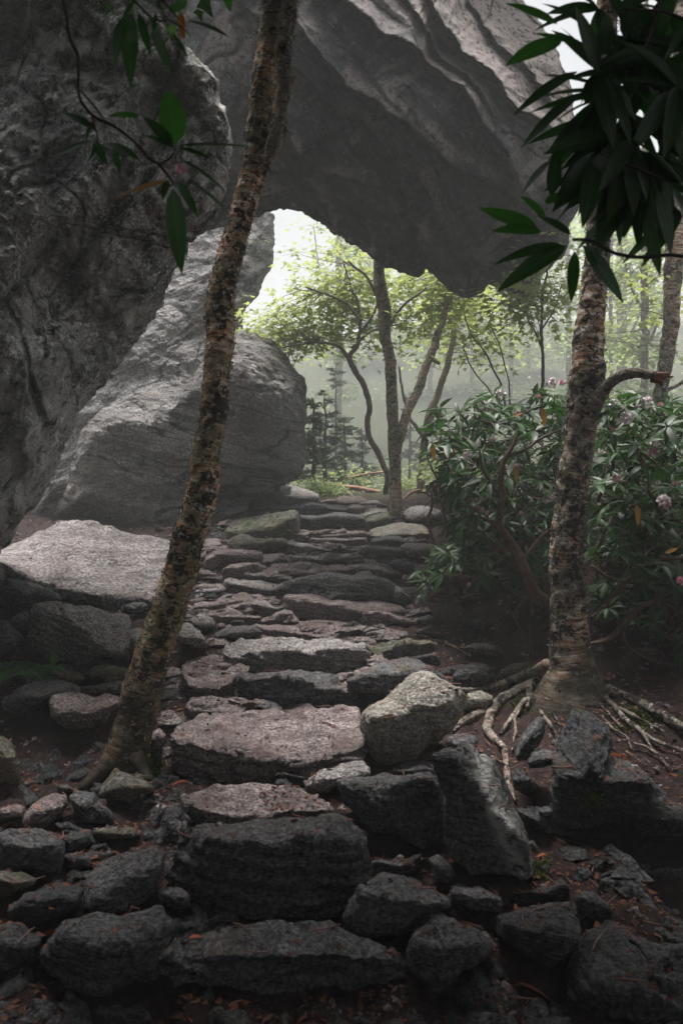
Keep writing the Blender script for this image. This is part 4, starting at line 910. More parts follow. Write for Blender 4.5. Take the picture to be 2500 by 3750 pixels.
# unseen rock masses added around the viewer to shade the foreground
def shade_blob(name, label, cat, cx, cyy, cz, sx, sy, sz, mat='arch', n=64):
    _seed[0] += 1
    rnd = np.random.RandomState(_seed[0])
    th = np.linspace(-math.pi, math.pi, n * 2, endpoint=False); ph = np.linspace(0, math.pi, n)[1:-1]
    T_, Pp = np.meshgrid(th, ph)
    d = np.stack([np.sin(Pp) * np.cos(T_), np.sin(Pp) * np.sin(T_), np.cos(Pp)], -1)
    r = np.zeros(d.shape[:2])
    for v, h in rand_planes(rnd, 14):
        v = np.array(v, float); v /= np.linalg.norm(v); r += (np.clip(d @ v, 0, None) / h) ** 10
    r = np.minimum((r + 1e-6) ** -.1, 1.6)
    V0 = d * r[..., None] * np.array([sx, sy, sz]) + np.array([cx, cyy, cz])
    a, b = V0.shape[:2]
    idx = np.arange(a * b).reshape(a, b); nx = np.roll(idx, -1, 1)
    Q = np.stack([idx[:-1], idx[1:], nx[1:], nx[:-1]], -1).reshape(-1, 4)
    Vt = np.vstack([V0.reshape(-1, 3), V0[0].mean(0), V0[-1].mean(0)])
    f0 = a * b
    T = np.vstack([np.stack([np.full(b, f0), idx[0], nx[0]], -1), np.stack([np.full(b, f0 + 1), nx[-1], idx[-1]], -1)])
    N = normals(Vt, Q)
    Vt = Vt + N * (.25 * fbm(Vt * .8, 4) + .08 * ridge(Vt * 2, 3))[:, None]
    o = obj(name, Vt, [Q, T], M[mat])
    return tag(o, label, cat)
shade_blob('shade_roof', 'unseen rock roof added for shade above the viewer', 'rock roof', -.2, -.45, 4.2, 5.2, 4.1, 1.45)
shade_blob('rock_wall', 'unseen rock wall added for shade on the left of the viewer', 'rock wall', -4.2, -.6, .6, 1.7, 4.2, 3.2)
shade_blob('boulder', 'unseen boulder added for shade behind the viewer', 'boulder', .8, -6.6, -.2, 4.2, 1.8, 2.2)
shade_blob('boulder', 'unseen boulder added for shade on the right of the viewer', 'boulder', 4.3, .2, -.2, 1.6, 2.0, 2.2)

# ================================================================ tubes, trees, leaves
def tube(acc, pts, rad, sides=8, step=None, wob=0.0, v0=0.0, cap=True, bump=None, tint=None):
    pts = np.asarray(pts, float); rad = np.asarray(rad, float) * np.ones(len(pts))
    L = np.concatenate([[0], np.cumsum(np.linalg.norm(np.diff(pts, axis=0), axis=1))])
    if step:
        # smooth curve through the points
        n = max(len(pts), int(L[-1] / step) + 2)
        t = np.linspace(0, L[-1], n)
        idx = np.clip(np.searchsorted(L, t, side='right') - 1, 0, len(pts) - 2)
        m = np.gradient(pts, L, axis=0); mr = np.gradient(rad, L)
        h = (L[idx + 1] - L[idx]); s = (t - L[idx]) / h
        def herm(p, mm):
            if p.ndim > 1: S = s[:, None]; H = h[:, None]
            else: S = s; H = h
            return (2 * S**3 - 3 * S**2 + 1) * p[idx] + (S**3 - 2 * S**2 + S) * H * mm[idx] + (-2 * S**3 + 3 * S**2) * p[idx + 1] + (S**3 - S**2) * H * mm[idx + 1]
        pts, rad, L = herm(pts, m), np.maximum(herm(rad, mr), 1e-4), t
    if wob: pts = pts + wob * np.stack([fbm(pts * 3 + 7, 3), fbm(pts * 3 + 31, 3), 0 * L], 1)
    tg = np.gradient(pts, axis=0); tg /= np.linalg.norm(tg, axis=1)[:, None] + 1e-12
    ref = np.array([0, 1, 0.]) if abs(tg[0, 1]) < .85 else np.array([1., 0, 0])
    a = np.cross(tg, ref); a /= np.linalg.norm(a, axis=1)[:, None] + 1e-9
    b = np.cross(tg, a)
    th = np.linspace(0, 2 * math.pi, sides, endpoint=False)
    dirs = a[:, None, :] * np.cos(th)[None, :, None] + b[:, None, :] * np.sin(th)[None, :, None]
    R = rad[:, None] * np.ones(sides)[None]
    P0 = pts[:, None, :] + dirs * R[..., None]
    if bump is not None:
        P0 = P0 + dirs * bump(P0.reshape(-1, 3), np.repeat(L, sides) + v0, np.tile(th, len(L))).reshape(len(L), sides)[..., None]
    n = len(L)
    V = P0.reshape(-1, 3)
    uv = np.stack([np.tile(np.minimum(th, 2 * math.pi - th) * rad.mean(), n), np.repeat(L + v0, sides)], 1)
    i = np.arange(n * sides).reshape(n, sides); j = np.roll(i, -1, 1)
    Q = np.stack([i[:-1], j[:-1], j[1:], i[1:]], -1).reshape(-1, 4)
    T = None
    if cap:
        c0, c1 = len(V), len(V) + 1
        V = np.vstack([V, pts[0], pts[-1]]); uv = np.vstack([uv, [0, 0], [0, L[-1] + v0]])
        T = np.vstack([np.stack([np.full(sides, c0), j[0], i[0]], -1), np.stack([np.full(sides, c1), i[-1], j[-1]], -1)])
    acc.add(V, Q, T, uv, None if tint is None else tint(V))
    return pts, rad

# a rhododendron leaf: lance shaped, folded along the midrib and drooping; unit length along +x, normal +z
def leaf_proto(nu=6, droop=.25, fold=.28, wid=.15, obov=.55):
    u = np.linspace(0, 1, nu + 1)
    w_ = wid * np.sin(math.pi * np.clip(u, 0, 1) ** obov * 1.0) ** .8
    w_[0] = .012; w_[-1] = .004
    z = -droop * u ** 2
    V = []
    for k in range(nu + 1):
        V += [(u[k], -w_[k], z[k] + fold * w_[k]), (u[k], 0, z[k]), (u[k], w_[k], z[k] + fold * w_[k])]
    Q = []
    for k in range(nu):
        a = 3 * k
        Q += [(a, a + 3, a + 4, a + 1), (a + 1, a + 4, a + 5, a + 2)]
    return np.array(V), np.array(Q)
RL = leaf_proto(5, .22, .25, .15, .72)
def maple_proto():
    # five pointed lobes, slightly cupped
    ang = np.radians([180, 128, 100, 72, 50, 28, 0, -28, -50, -72, -100, -128])
    r = np.array([.12, .42, .26, .62, .34, .36, .0, .36, .34, .62, .26, .42])
    r[6] = .85
    x = r * np.cos(ang) + .1; y = r * np.sin(ang)
    V = np.stack([x, y, -.18 * r ** 2], 1)
    V = np.vstack([V, [0.05, 0, .04]])
    T = np.array([(12, (k + 1) % 12, k) for k in range(12)])
    return V, T
ML = maple_proto()
ML_LOW = (np.array([(-.15, 0, 0), (.05, .5, -.08), (.35, .28, -.02), (.9, 0, -.12), (.35, -.28, -.02), (.05, -.5, -.08)]), np.array([(0, 1, 2), (0, 2, 3), (0, 3, 4), (0, 4, 5)]))

def place(proto, pos, d, nrm, ln, rnd=None, wsc=1.0):
    """many copies of a leaf: pos, direction, up, length"""
    V, F = proto
    d = d / (np.linalg.norm(d, axis=1)[:, None] + 1e-9)
    s = np.cross(nrm, d); s /= np.linalg.norm(s, axis=1)[:, None] + 1e-9
    n = np.cross(d, s)
    ln = np.asarray(ln) * np.ones(len(pos)); wsc = np.asarray(wsc) * np.ones(len(pos))
    W = pos[:, None, :] + ln[:, None, None] * (V[None, :, 0:1] * d[:, None, :] + V[None, :, 1:2] * wsc[:, None, None] * s[:, None, :] + V[None, :, 2:3] * n[:, None, :])
    k = len(V)
    Fs = (F[None] + (np.arange(len(pos)) * k)[:, None, None]).reshape(-1, F.shape[1])
    return W.reshape(-1, 3), Fs

def frame_obj(name, me, pos, d, nrm, ln, parent, porg):
    """one leaf as its own object sharing mesh data"""
    d = np.asarray(d, float); d = d / np.linalg.norm(d)
    s = np.cross(nrm, d); s /= np.linalg.norm(s) + 1e-9
    n = np.cross(d, s)
    from mathutils import Matrix
    m = Matrix(((d[0] * ln, s[0] * ln, n[0] * ln, pos[0] - porg[0]), (d[1] * ln, s[1] * ln, n[1] * ln, pos[1] - porg[1]), (d[2] * ln, s[2] * ln, n[2] * ln, pos[2] - porg[2]), (0, 0, 0, 1)))
    o = bpy.data.objects.new(name, me)
    COL.objects.link(o); o.parent = parent; o.matrix_basis = m
    return o

def leaf_meshes(proto, mats, tag_='leaf', n=3):
    out_ = []
    for k, mt in enumerate(mats):
        for i in range(n):
            F = proto[1]
            me = mesh(tag_, proto[0], F, col=np.full(len(proto[0]), (i + .5) / n))
            me.materials.append(M[mt]); out_.append(me)
    return out_

GB = None
def surf(px, py, back=0.0):
    """first solid surface along a bearing"""
    d = Vector(((px - HX) / FX, 1, (HY - py) / FX)); L = d.length
    h = GB.ray_cast(Vector((0, 0, 0)) + d * .8, d / L)
    if h[0] is None: return np.array(P(px, py, 8.0))
    p = np.array(h[0]); return p - np.array(d / L) * back

def build_bvh():
    global GB
    vs, fs, n = [], [], 0
    for V, Q in SOLID:
        if isinstance(Q, np.ndarray):
            vs.append(V); fs.append(Q + n); n += len(V)
    V = np.concatenate(vs)
    F = np.concatenate(fs)
    GB = BVHTree.FromPolygons(V.tolist(), F.tolist(), all_triangles=False)
build_bvh()

def bark_bump(amp=.006, plate=.004):
    def f(p, v, th):
        return -.45 * amp - .8 * plate + amp * fbm(p * np.array([7, 7, 9]), 3) + plate * np.sign(fbm(np.stack([np.cos(th) * 2.5, np.sin(th) * 2.5, v * 14], 1), 3)) * .5 \
            + plate * .8 * ridge(np.stack([np.cos(th) * 3, np.sin(th) * 3, v * 40], 1), 2)
    return f

def vpts(T, arr, depth, rel=False):
    """(x, y, halfwidth) in crop pixels + depth -> centres and radii in metres"""
    arr = np.array(arr, float)
    x, y = T(arr[:, 0], arr[:, 1]); s = (T(1, 0)[0] - T(0, 0)[0])
    d = np.asarray(depth, float) * np.ones(len(x))
    return P(x, y, d), arr[:, 2] * s * d / FX

# ---------------------------------------------------------------- the two near birches
def peels(acc, pts, rad, n, rnd, sz=.012):
    """loose curls of bark standing off the trunk"""
    L = np.concatenate([[0], np.cumsum(np.linalg.norm(np.diff(pts, axis=0), axis=1))])
    t = rnd.uniform(0, L[-1], n)
    c = np.stack([np.interp(t, L, pts[:, k]) for k in range(3)], 1); r = np.interp(t, L, rad)
    th = rnd.uniform(0, 2 * math.pi, n)
    o = np.stack([np.cos(th), np.sin(th), 0 * th], 1); tan = np.stack([-np.sin(th), np.cos(th), rnd.uniform(-.2, .2, n)], 1)
    sgn = rnd.choice([-1, 1], n)[:, None]
    ln = sz * rnd.uniform(.5, 2.2, n); h = sz * rnd.uniform(.3, 1.2, n)
    up = np.array([0, 0, 1.])
    V = []; Q = []
    for k in range(3):
        u = k / 2
        q = c + o * (r + .001)[:, None] + sgn * tan * (ln * u)[:, None] + o * (ln * .28 * u ** 1.6)[:, None]
        V.append(q + up * (h * .5 * (1 - .5 * u))[:, None]); V.append(q - up * (h * .5)[:, None] * (1 - .6 * u))
    V = np.stack(V, 1)
    F = np.array([(0, 2, 3, 1), (2, 4, 5, 3)])
    Fs = (F[None] + (np.arange(n) * 6)[:, None, None]).reshape(-1, 4)
    uv = np.repeat(np.stack([th * .1, t], 1), 6, 0)
    acc.add(V.reshape(-1, 3), Fs, None, uv)

rnd = np.random.RandomState(5)
lb = [(660, -160, 42), (640, -40, 40), (628, 50, 35), (614, 130, 33), (604, 200, 33), (597, 270, 32), (590, 330, 36), (577, 400, 34), (560, 470, 32), (540, 540, 32), (524, 600, 34), (508, 660, 34), (503, 720, 35), (504, 780, 36),
      (500, 850, 34), (493, 920, 33), (484, 990, 34), (474, 1060, 37), (466, 1120, 39), (452, 1180, 40), (436, 1230, 42), (420, 1290, 42), (404, 1350, 44), (388, 1400, 45), (368, 1460, 46), (350, 1520, 47), (330, 1580, 50), (318, 1640, 49), (302, 1690, 51), (288, 1740, 56), (275, 1790, 64), (262, 1840, 72)]
dl = np.interp([y for _, y, _ in lb], [-160, 400, 1200, 1840], [4.35, 4.2, 3.95, 3.9])
pts, rad = vpts(TV, lb, dl); rad = rad * .92
tree = empty('birch_tree', (pts[-1][0], pts[-1][1], pts[-1][2] + .1), 'leaning peeling birch trunk crossing the left of the picture', 'tree', 'near birches framing the path')
a = Acc(); p2, r2 = tube(a, pts[::-1], rad[::-1], 56, .012, wob=.012, bump=bark_bump(), tint=lambda V: np.clip(1.0 - smoothstep(-1.15, -.55, V[:, 2] + .3 * fbm(V * 4, 3)) * .85 - .2, 0, 1) + .5 * smoothstep(.2, .6, fbm(V * 3, 3)) * (V[:, 2] < .6))
a.obj('trunk', M['birch'], tree); SOLID.append((a.v[0], a.q[0]))
a = Acc(); peels(a, p2, r2, 2600, rnd); o = a.obj('peeling_bark', M['birch'], tree, smooth=False); o['kind'] = 'stuff'
# mossy limb that runs beside the trunk at the top
s2 = [(690, -160, 26), (668, -40, 24), (662, 60, 20), (652, 130, 18), (655, 190, 18), (648, 240, 17), (634, 300, 18), (620, 350, 18), (600, 400, 10)]
pts, rad = vpts(TV, s2, 4.12)
a = Acc(); p3, r3 = tube(a, pts, rad, 24, .012, wob=.02, bump=bark_bump(.008, .004)); peels(a, p3, r3, 500, rnd, .014)
a.obj('limb', M['root'], tree, smooth=False)['label'] = 'knobbly moss grown limb hugging the trunk'
a = Acc(); pts, rad = vpts(TV, [(655, 200, 14), (664, 188, 12), (673, 178, 7)], 4.1); tube(a, pts, rad, 12, .01, bump=bark_bump(.006, .004)); a.obj('branch_stub', M['root'], tree)
for q in ([(312, 1735, 20), (328, 1765, 15), (346, 1800, 11), (372, 1830, 6)], [(262, 1745, 24), (226, 1780, 17), (186, 1808, 11), (146, 1832, 5)], [(270, 1765, 18), (250, 1810, 12), (238, 1850, 7)]):
    pts, rad = vpts(TV, q, np.linspace(3.82, 3.68, len(q))); a = Acc(); tube(a, pts, rad, 20, .02, wob=.01, bump=bark_bump(), tint=lambda V: np.full(len(V), .9)); a.obj('root', M['birch'], tree)

def crown(tree, trunk_top, cx, cyy, cz, seed):  # unseen birch crowns, put above the view to shade the foreground
    rnd = np.random.RandomState(seed); tw_ = Acc(); lf = []
    for k in range(26):
        c_ = np.array([cx, cyy, cz]) + rnd.normal(size=3) * np.array([.75, .6, .45])
        c_[2] = max(c_[2], .667 * c_[1] + .75)
        grow_leaves(rnd, trunk_top + rnd.normal(size=3) * .05, c_, np.array([.55, .5, .25]), 190, tw_, lf, .085, tw=.009)
    tw_.obj('twigs', M['twig'], tree)['kind'] = 'stuff'
    foliage(tree, lf, ML_LOW, 'rleaf', rnd, wsc=.8)
_top = P(*TV(660, -160), 4.35)
def shade_crowns():
    crown(birches[0], P(*TV(660, -160), 4.35), -.5, 2.5, 3.4, 51)
    crown(birches[1], P(*TV(1396, -100), 4.62), 1.2, 2.5, 3.4, 52)
birches = [tree]
rb = [(1396, -100, 27), (1388, 200, 28), (1378, 420, 29), (1372, 540, 30), (1366, 640, 31), (1360, 700, 33), (1355, 760, 37), (1350, 820, 41), (1347, 880, 44), (1340, 930, 42), (1333, 985, 38), (1325, 1040, 38), (1316, 1100, 39), (1308, 1170, 40), (1303, 1240, 41), (1301, 1310, 42), (1302, 1370, 43), (1304, 1430, 46), (1308, 1480, 50), (1312, 1530, 58), (1315, 1565, 74), (1316, 1600, 96), (1318, 1640, 110)]
pts, rad = vpts(TV, rb, 4.62); rad = rad * .93
tree = empty('birch_tree', (pts[-1][0], pts[-1][1], pts[-1][2] + .1), 'upright mottled birch with spreading roots on the right bank', 'tree', 'near birches framing the path')
birches.append(tree)
a = Acc(); p2, r2 = tube(a, pts[::-1], rad[::-1], 52, .013, wob=.010, bump=bark_bump(.007, .005), tint=lambda V: .85 * (1 - smoothstep(-1.0, -.72, V[:, 2] + .25 * fbm(V * 5, 3))))
a.obj('trunk', M['birch_r'], tree); SOLID.append((a.v[0], a.q[0]))
a = Acc(); peels(a, p2, r2, 2200, rnd, .011); o = a.obj('peeling_bark', M['birch_r'], tree, smooth=False); o['kind'] = 'stuff'
pts, rad = vpts(TV, [(1352, 950, 26), (1366, 925, 24), (1382, 900, 19), (1404, 878, 15), (1428, 862, 14), (1456, 858, 13), (1490, 860, 12), (1510, 862, 12)], [4.6, 4.56, 4.52, 4.48, 4.45, 4.42, 4.4, 4.38])
a = Acc(); tube(a, pts, rad, 24, .012, wob=.01, bump=bark_bump(.008, .004)); a.obj('broken_branch', M['root'], tree)['label'] = 'snapped side branch reaching right'
a = Acc()
for dx, dy, x1, y1 in ((0, -3, 1546, 866), (0, 4, 1532, 872), (0, 8, 1518, 888), (0, 0, 1540, 858)):
    pts, rad = vpts(TV, [(1496, 862 + dy, 8), (1518, (862 + dy + y1) / 2, 6), (x1, y1, 1.5)], 4.38); tube(a, pts, rad, 6, .02, wob=.004)
a.obj('splintered_end', M['broken'], tree)

def surf_root(tree, T, arr, lift=.5, sides=18, mat='root'):
    arr = np.array(arr, float)
    # densify, then lay every point on whatever is under it
    n = len(arr); t = np.linspace(0, n - 1, (n - 1) * 3 + 1)
    A = np.stack([np.interp(t, np.arange(n), arr[:, k]) for k in range(3)], 1)
    x, y = T(A[:, 0], A[:, 1]); s = T(1, 0)[0] - T(0, 0)[0]
    pp = np.array([surf(a_, b_) for a_, b_ in zip(x, y)])
    d = pp[:, 1].copy()
    if np.hypot(arr[0, 0] - 1050, arr[0, 1] - 330) < 150: d[0] = 4.72; d[1] = 4.62; d[2] = min(4.55, max(d[2], 4.4))
    for _ in range(6): d[1:-1] = .5 * d[1:-1] + .25 * d[:-2] + .25 * d[2:]
    d = d - .03
    r = A[:, 2] * s * d / FX
    pts = P(x, y, d - r * lift)
    a = Acc(); tube(a, pts, r, sides, .014, wob=.012, bump=bark_bump(.004, .003)); a.obj('root', M[mat], tree)
for q in ([(985, 285, 30), (940, 320, 26), (900, 365, 24), (850, 395, 24), (790, 425, 25), (740, 450, 26), (700, 485, 25), (680, 530, 24), (672, 590, 22), (700, 640, 20), (735, 675, 17), (745, 720, 15), (748, 770, 15), (765, 830, 15), (785, 890, 12), (800, 920, 6)],
          [(940, 290, 26), (900, 315, 24), (840, 345, 22), (780, 370, 22), (720, 390, 20), (650, 405, 16), (590, 412, 13), (530, 408, 9)],
          [(860, 385, 18), (862, 420, 15), (858, 460, 13), (852, 490, 8)],
          [(700, 490, 22), (650, 510, 22), (600, 535, 20), (560, 560, 17), (530, 585, 14), (510, 600, 8)],
          [(875, 430, 9), (905, 480, 8), (930, 530, 8), (965, 570, 7), (985, 610, 6), (990, 680, 4)],
          [(845, 450, 12), (810, 490, 12), (780, 530, 11), (755, 570, 9), (725, 610, 6)],
          [(830, 470, 7), (790, 540, 7), (800, 600, 6), (780, 650, 5), (770, 690, 3)],
          [(1120, 330, 36), (1160, 370, 28), (1210, 405, 24), (1270, 425, 22), (1330, 448, 22), (1390, 475, 22), (1450, 510, 22), (1510, 545, 22), (1580, 590, 22), (1680, 650, 20)],
          [(1170, 400, 18), (1210, 440, 14), (1255, 485, 13), (1300, 540, 13), (1350, 580, 12), (1395, 625, 10), (1430, 680, 6)],
          [(1280, 495, 9), (1340, 525, 9), (1400, 560, 8), (1480, 600, 7)],
          [(1370, 600, 9), (1430, 635, 10), (1500, 665, 10), (1570, 690, 11), (1660, 740, 10)],
          [(1340, 655, 7), (1400, 670, 8), (1450, 700, 8), (1480, 740, 7), (1510, 780, 4)],
          [(1200, 530, 6), (1250, 590, 5), (1300, 620, 5), (1330, 680, 3)],
          [(1180, 460, 6), (1230, 520, 6), (1290, 580, 5)],
          [(985, 390, 10), (1000, 410, 8), (1020, 430, 5)],
          [(1010, 590, 4), (995, 620, 4), (960, 660, 3)],
          [(925, 470, 5), (960, 490, 5), (990, 540, 4), (1010, 570, 3)],
          [(690, 720, 9), (715, 738, 9), (735, 750, 7)],
          [(1380, 710, 5), (1420, 745, 5), (1470, 770, 4)], [(1300, 690, 4), (1350, 720, 4), (1400, 760, 3)]):
    surf_root(tree, TK, q)
# stick lying from the twisted stone towards the birch
a = Acc()
q = np.array([(1070, 650, 6), (1120, 645, 9), (1190, 655, 10), (1260, 680, 10), (1330, 700, 11), (1400, 725, 13), (1460, 750, 13), (1520, 790, 14), (1580, 830, 12), (1640, 860, 8)], float)
pp = np.array([surf(*TE(u, v)) for u, v, _ in q]); d = pp[:, 1]; 
for _ in range(4): d[1:-1] = .5 * d[1:-1] + .25 * d[:-2] + .25 * d[2:]
pts, rad = vpts(TE, q, d - .03); tube(a, pts, rad, 12, .02, wob=.01, bump=bark_bump(.003, .002))
tag(a.obj('fallen_stick', M['maple_bark']), 'long grey exposed stick lying from the steps towards the right birch', 'stick')

# ---------------------------------------------------------------- forest behind: maples, poles, spruces
def grow_leaves(rnd, anchor, center, rad3, n, twigs, leafs, ln, flat=.35, sides=3, tw=.006, droop=.1):
    """one leafy spray: twigs fanning from anchor through an ellipsoid, leaves along their outer half"""
    k = max(3, n // 24)
    for i in range(k):
        v = rnd.normal(size=3); v /= np.linalg.norm(v) + 1e-9
        tip = center + v * rad3 * rnd.uniform(.35, 1) ** .5
        an_ = anchor if anchor.ndim == 1 else anchor[rnd.randint(len(anchor))]
        mid = an_ + (tip - an_) * .55 + rnd.normal(size=3) * .10 * np.linalg.norm(tip - an_) + np.array([0, 0, .06])
        u = np.linspace(0, 1, 6)[:, None]
        c = (1 - u) ** 2 * an_ + 2 * u * (1 - u) * mid + u * u * tip
        tube(twigs, c, np.linspace(tw, tw * .25, 6), sides, cap=False)
        m = n // k
        t = rnd.uniform(.35, 1.02, m)
        b = np.stack([np.interp(t, u[:, 0], c[:, j]) for j in range(3)], 1)
        off = rnd.normal(size=(m, 3)) * np.array([.21, .21, .085]) * (ln / .07) ** .5
        pos = b + off
        d = off + rnd.normal(size=(m, 3)) * .05 + np.array([0, 0, -droop])
        d[:, 2] *= .6
        nr = rnd.normal(size=(m, 3)) * flat + np.array([0, 0, 1.0])
        leafs.append((pos, d, nr, ln * rnd.uniform(.65, 1.25, m)))

def foliage(parent, leafs, proto, mat, rnd, name='foliage', wsc=1.0):
    pos = np.concatenate([l[0] for l in leafs]); d = np.concatenate([l[1] for l in leafs])
    nr = np.concatenate([l[2] for l in leafs]); ln = np.concatenate([l[3] for l in leafs])
    V, F = place(proto, pos, d, nr, ln, wsc=wsc)
    cl = np.repeat(rnd.rand(len(pos)), len(proto[0]))
    o = obj(name, V, F, M[mat], parent, smooth=False, col=cl); o['kind'] = 'stuff'
    return o

def tree_of(name, label, cat, group, limbs, clusters, mat, leafmat, ln, seed, proto=None, own=0, tw=.006):
    """limbs: list of ([(x,y,halfwidth)...], depth(s)); clusters: (x, y, depth, rx, rz, count) in view pixels"""
    rnd = np.random.RandomState(seed)
    pts, rad = vpts(TV, limbs[0][0], limbs[0][1])
    b = pts[np.argmin(pts[:, 2])]
    t = empty(name, b, label, cat, group)
    allp = []
    for i, (q, dp) in enumerate(limbs):
        pts, rad = vpts(TV, q, dp); rad = rad * .8
        a = Acc(); p_, r_ = tube(a, pts, rad, 14 if rad.max() > .04 else 7, .04, wob=.03, bump=bark_bump(.006, .004) if rad.max() > .04 else None)
        a.obj('trunk' if i == 0 else 'limb', M[mat], t); allp.append(p_)
    ap = np.concatenate(allp)
    tw_ = Acc(); lf = []
    for (x, y, dp, rx, rz, n) in clusters:
        if leafmat == 'maple_far' and x < 800 and y < 670: n = n // 3        # the bright gap of mist under the overhang
        n = int(n * (1.25 if leafmat == 'maple' else 1.0))
        c = P(*TV(x, y), dp); s = dp / FX / .6272
        dd = np.linalg.norm(ap - c, axis=1); k = np.argsort(dd)[:24:2]
        grow_leaves(rnd, ap[k], c, np.array([rx * s, rx * s * .9, rz * s]) * (1.35 if leafmat == 'maple' else 1), n, tw_, lf, ln, tw=tw)
    if lf:
        tw_.obj('twigs', M['twig' if ln < .09 else mat], t)['kind'] = 'stuff'
        if own:
            ms = leaf_meshes(proto or ML, [leafmat])
            P_, D_, N_, L_ = (np.concatenate([l[j] for l in lf]) for j in range(4))
            org = world_of(t)
            o_ = np.argsort(P_[:, 1])[:own]
            for k in o_: frame_obj('leaf', ms[rnd.randint(len(ms))], P_[k], D_[k], N_[k], L_[k], t, org)
            keep = np.setdiff1d(np.arange(len(P_)), o_)
            lf = [(P_[keep], D_[keep], N_[keep], L_[keep])]
        foliage(t, lf, proto or ML, leafmat, rnd)
    return t

shade_crowns()
MG = 'slender maples behind the overhang'
# young maple with the wavy stem
tree_of('young_maple', 'slim wavy stemmed young maple with bright layered leaves', 'tree', MG,
        [([(888, 1135, 9), (886, 1090, 9), (872, 1050, 9), (852, 1010, 9), (847, 970, 9), (850, 940, 9), (842, 905, 9), (826, 870, 9), (812, 840, 9), (803, 820, 8), (815, 800, 7), (826, 770, 6), (830, 740, 5), (820, 700, 4), (805, 660, 3), (790, 600, 2)], 10.6),
         ([(803, 822, 7), (785, 800, 5), (760, 790, 4), (720, 785, 4), (680, 792, 3), (640, 800, 2)], 10.5), ([(826, 770, 5), (860, 720, 4), (872, 670, 3), (880, 620, 2)], 10.5),
         ([(830, 740, 4), (800, 700, 4), (760, 680, 3), (700, 660, 2)], 10.4), ([(812, 800, 5), (840, 770, 4), (870, 755, 3), (910, 745, 2)], 10.4)],
        [(640, 790, 11.3, 70, 34, 170), (610, 770, 11.3, 60, 34, 120), (690, 780, 11.4, 60, 30, 150), (745, 780, 11.4, 40, 18, 200), (700, 725, 11.2, 60, 20, 260), (640, 740, 11.3, 45, 16, 170), (770, 730, 11.5, 60, 22, 260), (830, 690, 11.5, 60, 25, 260), (760, 670, 11.4, 50, 20, 180), (870, 740, 11.2, 50, 22, 200), (700, 640, 11.6, 50, 22, 150),
         (820, 640, 11.5, 60, 22, 180), (590, 760, 11.1, 30, 15, 100)], 'hazy_bark', 'maple', .092, 1, own=280)
tree_of('maple_tree', 'two stemmed maple standing at the head of the stone steps', 'tree', MG,
        [([(905, 1196, 24), (906, 1150, 19), (908, 1100, 18), (908, 1050, 18), (904, 1000, 17), (902, 950, 17), (900, 900, 17), (896, 850, 17), (890, 800, 17), (884, 750, 18), (880, 700, 20), (876, 650, 18), (870, 600, 16), (868, 500, 14)], 10.1),
         ([(912, 1040, 15), (918, 1000, 15), (930, 960, 14), (945, 930, 14), (958, 900, 14), (972, 860, 13), (985, 820, 12), (1000, 780, 12), (1010, 750, 10), (1030, 690, 8), (1040, 620, 7), (1048, 540, 6)], [10.1, 10.1, 10.1, 10.15, 10.2, 10.25, 10.3, 10.35, 10.4, 10.5, 10.5, 10.5]),
         ([(985, 820, 7), (1000, 830, 6), (1012, 836, 4)], 10.2), ([(880, 700, 6), (850, 650, 4), (800, 600, 3)], 10.1), ([(884, 760, 6), (930, 700, 4), (980, 660, 3)], 10.1)],
        [(940, 690, 11.2, 60, 24, 260), (1000, 660, 11.2, 60, 22, 240), (900, 650, 11.2, 50, 22, 160), (1060, 700, 11.4, 60, 24, 240), (850, 800, 11.2, 30, 25, 110), (990, 740, 11.3, 50, 22, 180), (720, 600, 11.6, 70, 26, 150), (950, 770, 11.1, 40, 22, 130), (1120, 690, 11.3, 50, 22, 160)],
        'maple_bark', 'maple', .094, 2, own=260)
tree_of('maple_tree', 'paler leaning maple just right of the two stemmed one', 'tree', MG,
        [([(963, 1160, 15), (966, 1110, 13), (970, 1060, 12), (975, 1010, 12), (985, 960, 12), (1000, 920, 11), (1014, 880, 10), (1026, 830, 10), (1038, 780, 8), (1050, 700, 7), (1060, 620, 6)], 12.2),
         ([(975, 1010, 7), (960, 985, 6), (940, 960, 5), (925, 900, 4), (915, 840, 3)], 12.2)],
        [(1060, 760, 13.2, 60, 25, 200), (1110, 740, 13.0, 60, 25, 220), (1020, 700, 13.4, 60, 25, 180), (1150, 800, 13.0, 50, 25, 160), (1100, 660, 13.0, 60, 25, 160), (960, 820, 13.6, 50, 25, 100)], 'hazy_bark', 'maple', .10, 3)
tree_of('young_maple', 'thin straight sapling rising behind the rhododendron', 'tree', MG,
        [([(1246, 960, 5), (1244, 880, 5), (1247, 800, 4.5), (1243, 740, 4), (1248, 680, 4), (1252, 620, 3), (1258, 540, 2)], 8.4),
         ([(1247, 800, 3), (1215, 740, 2), (1190, 690, 1.5)], 8.4), ([(1244, 760, 3), (1275, 700, 2), (1290, 650, 1.5)], 8.4)],
        [(1190, 680, 8.4, 60, 24, 150), (1240, 660, 8.3, 50, 24, 130), (1180, 730, 8.5, 60, 22, 110), (1290, 700, 8.4, 40, 24, 100), (1230, 600, 8.4, 60, 24, 100), (1120, 700, 8.8, 50, 20, 90)], 'twig', 'maple', .08, 4, tw=.004)
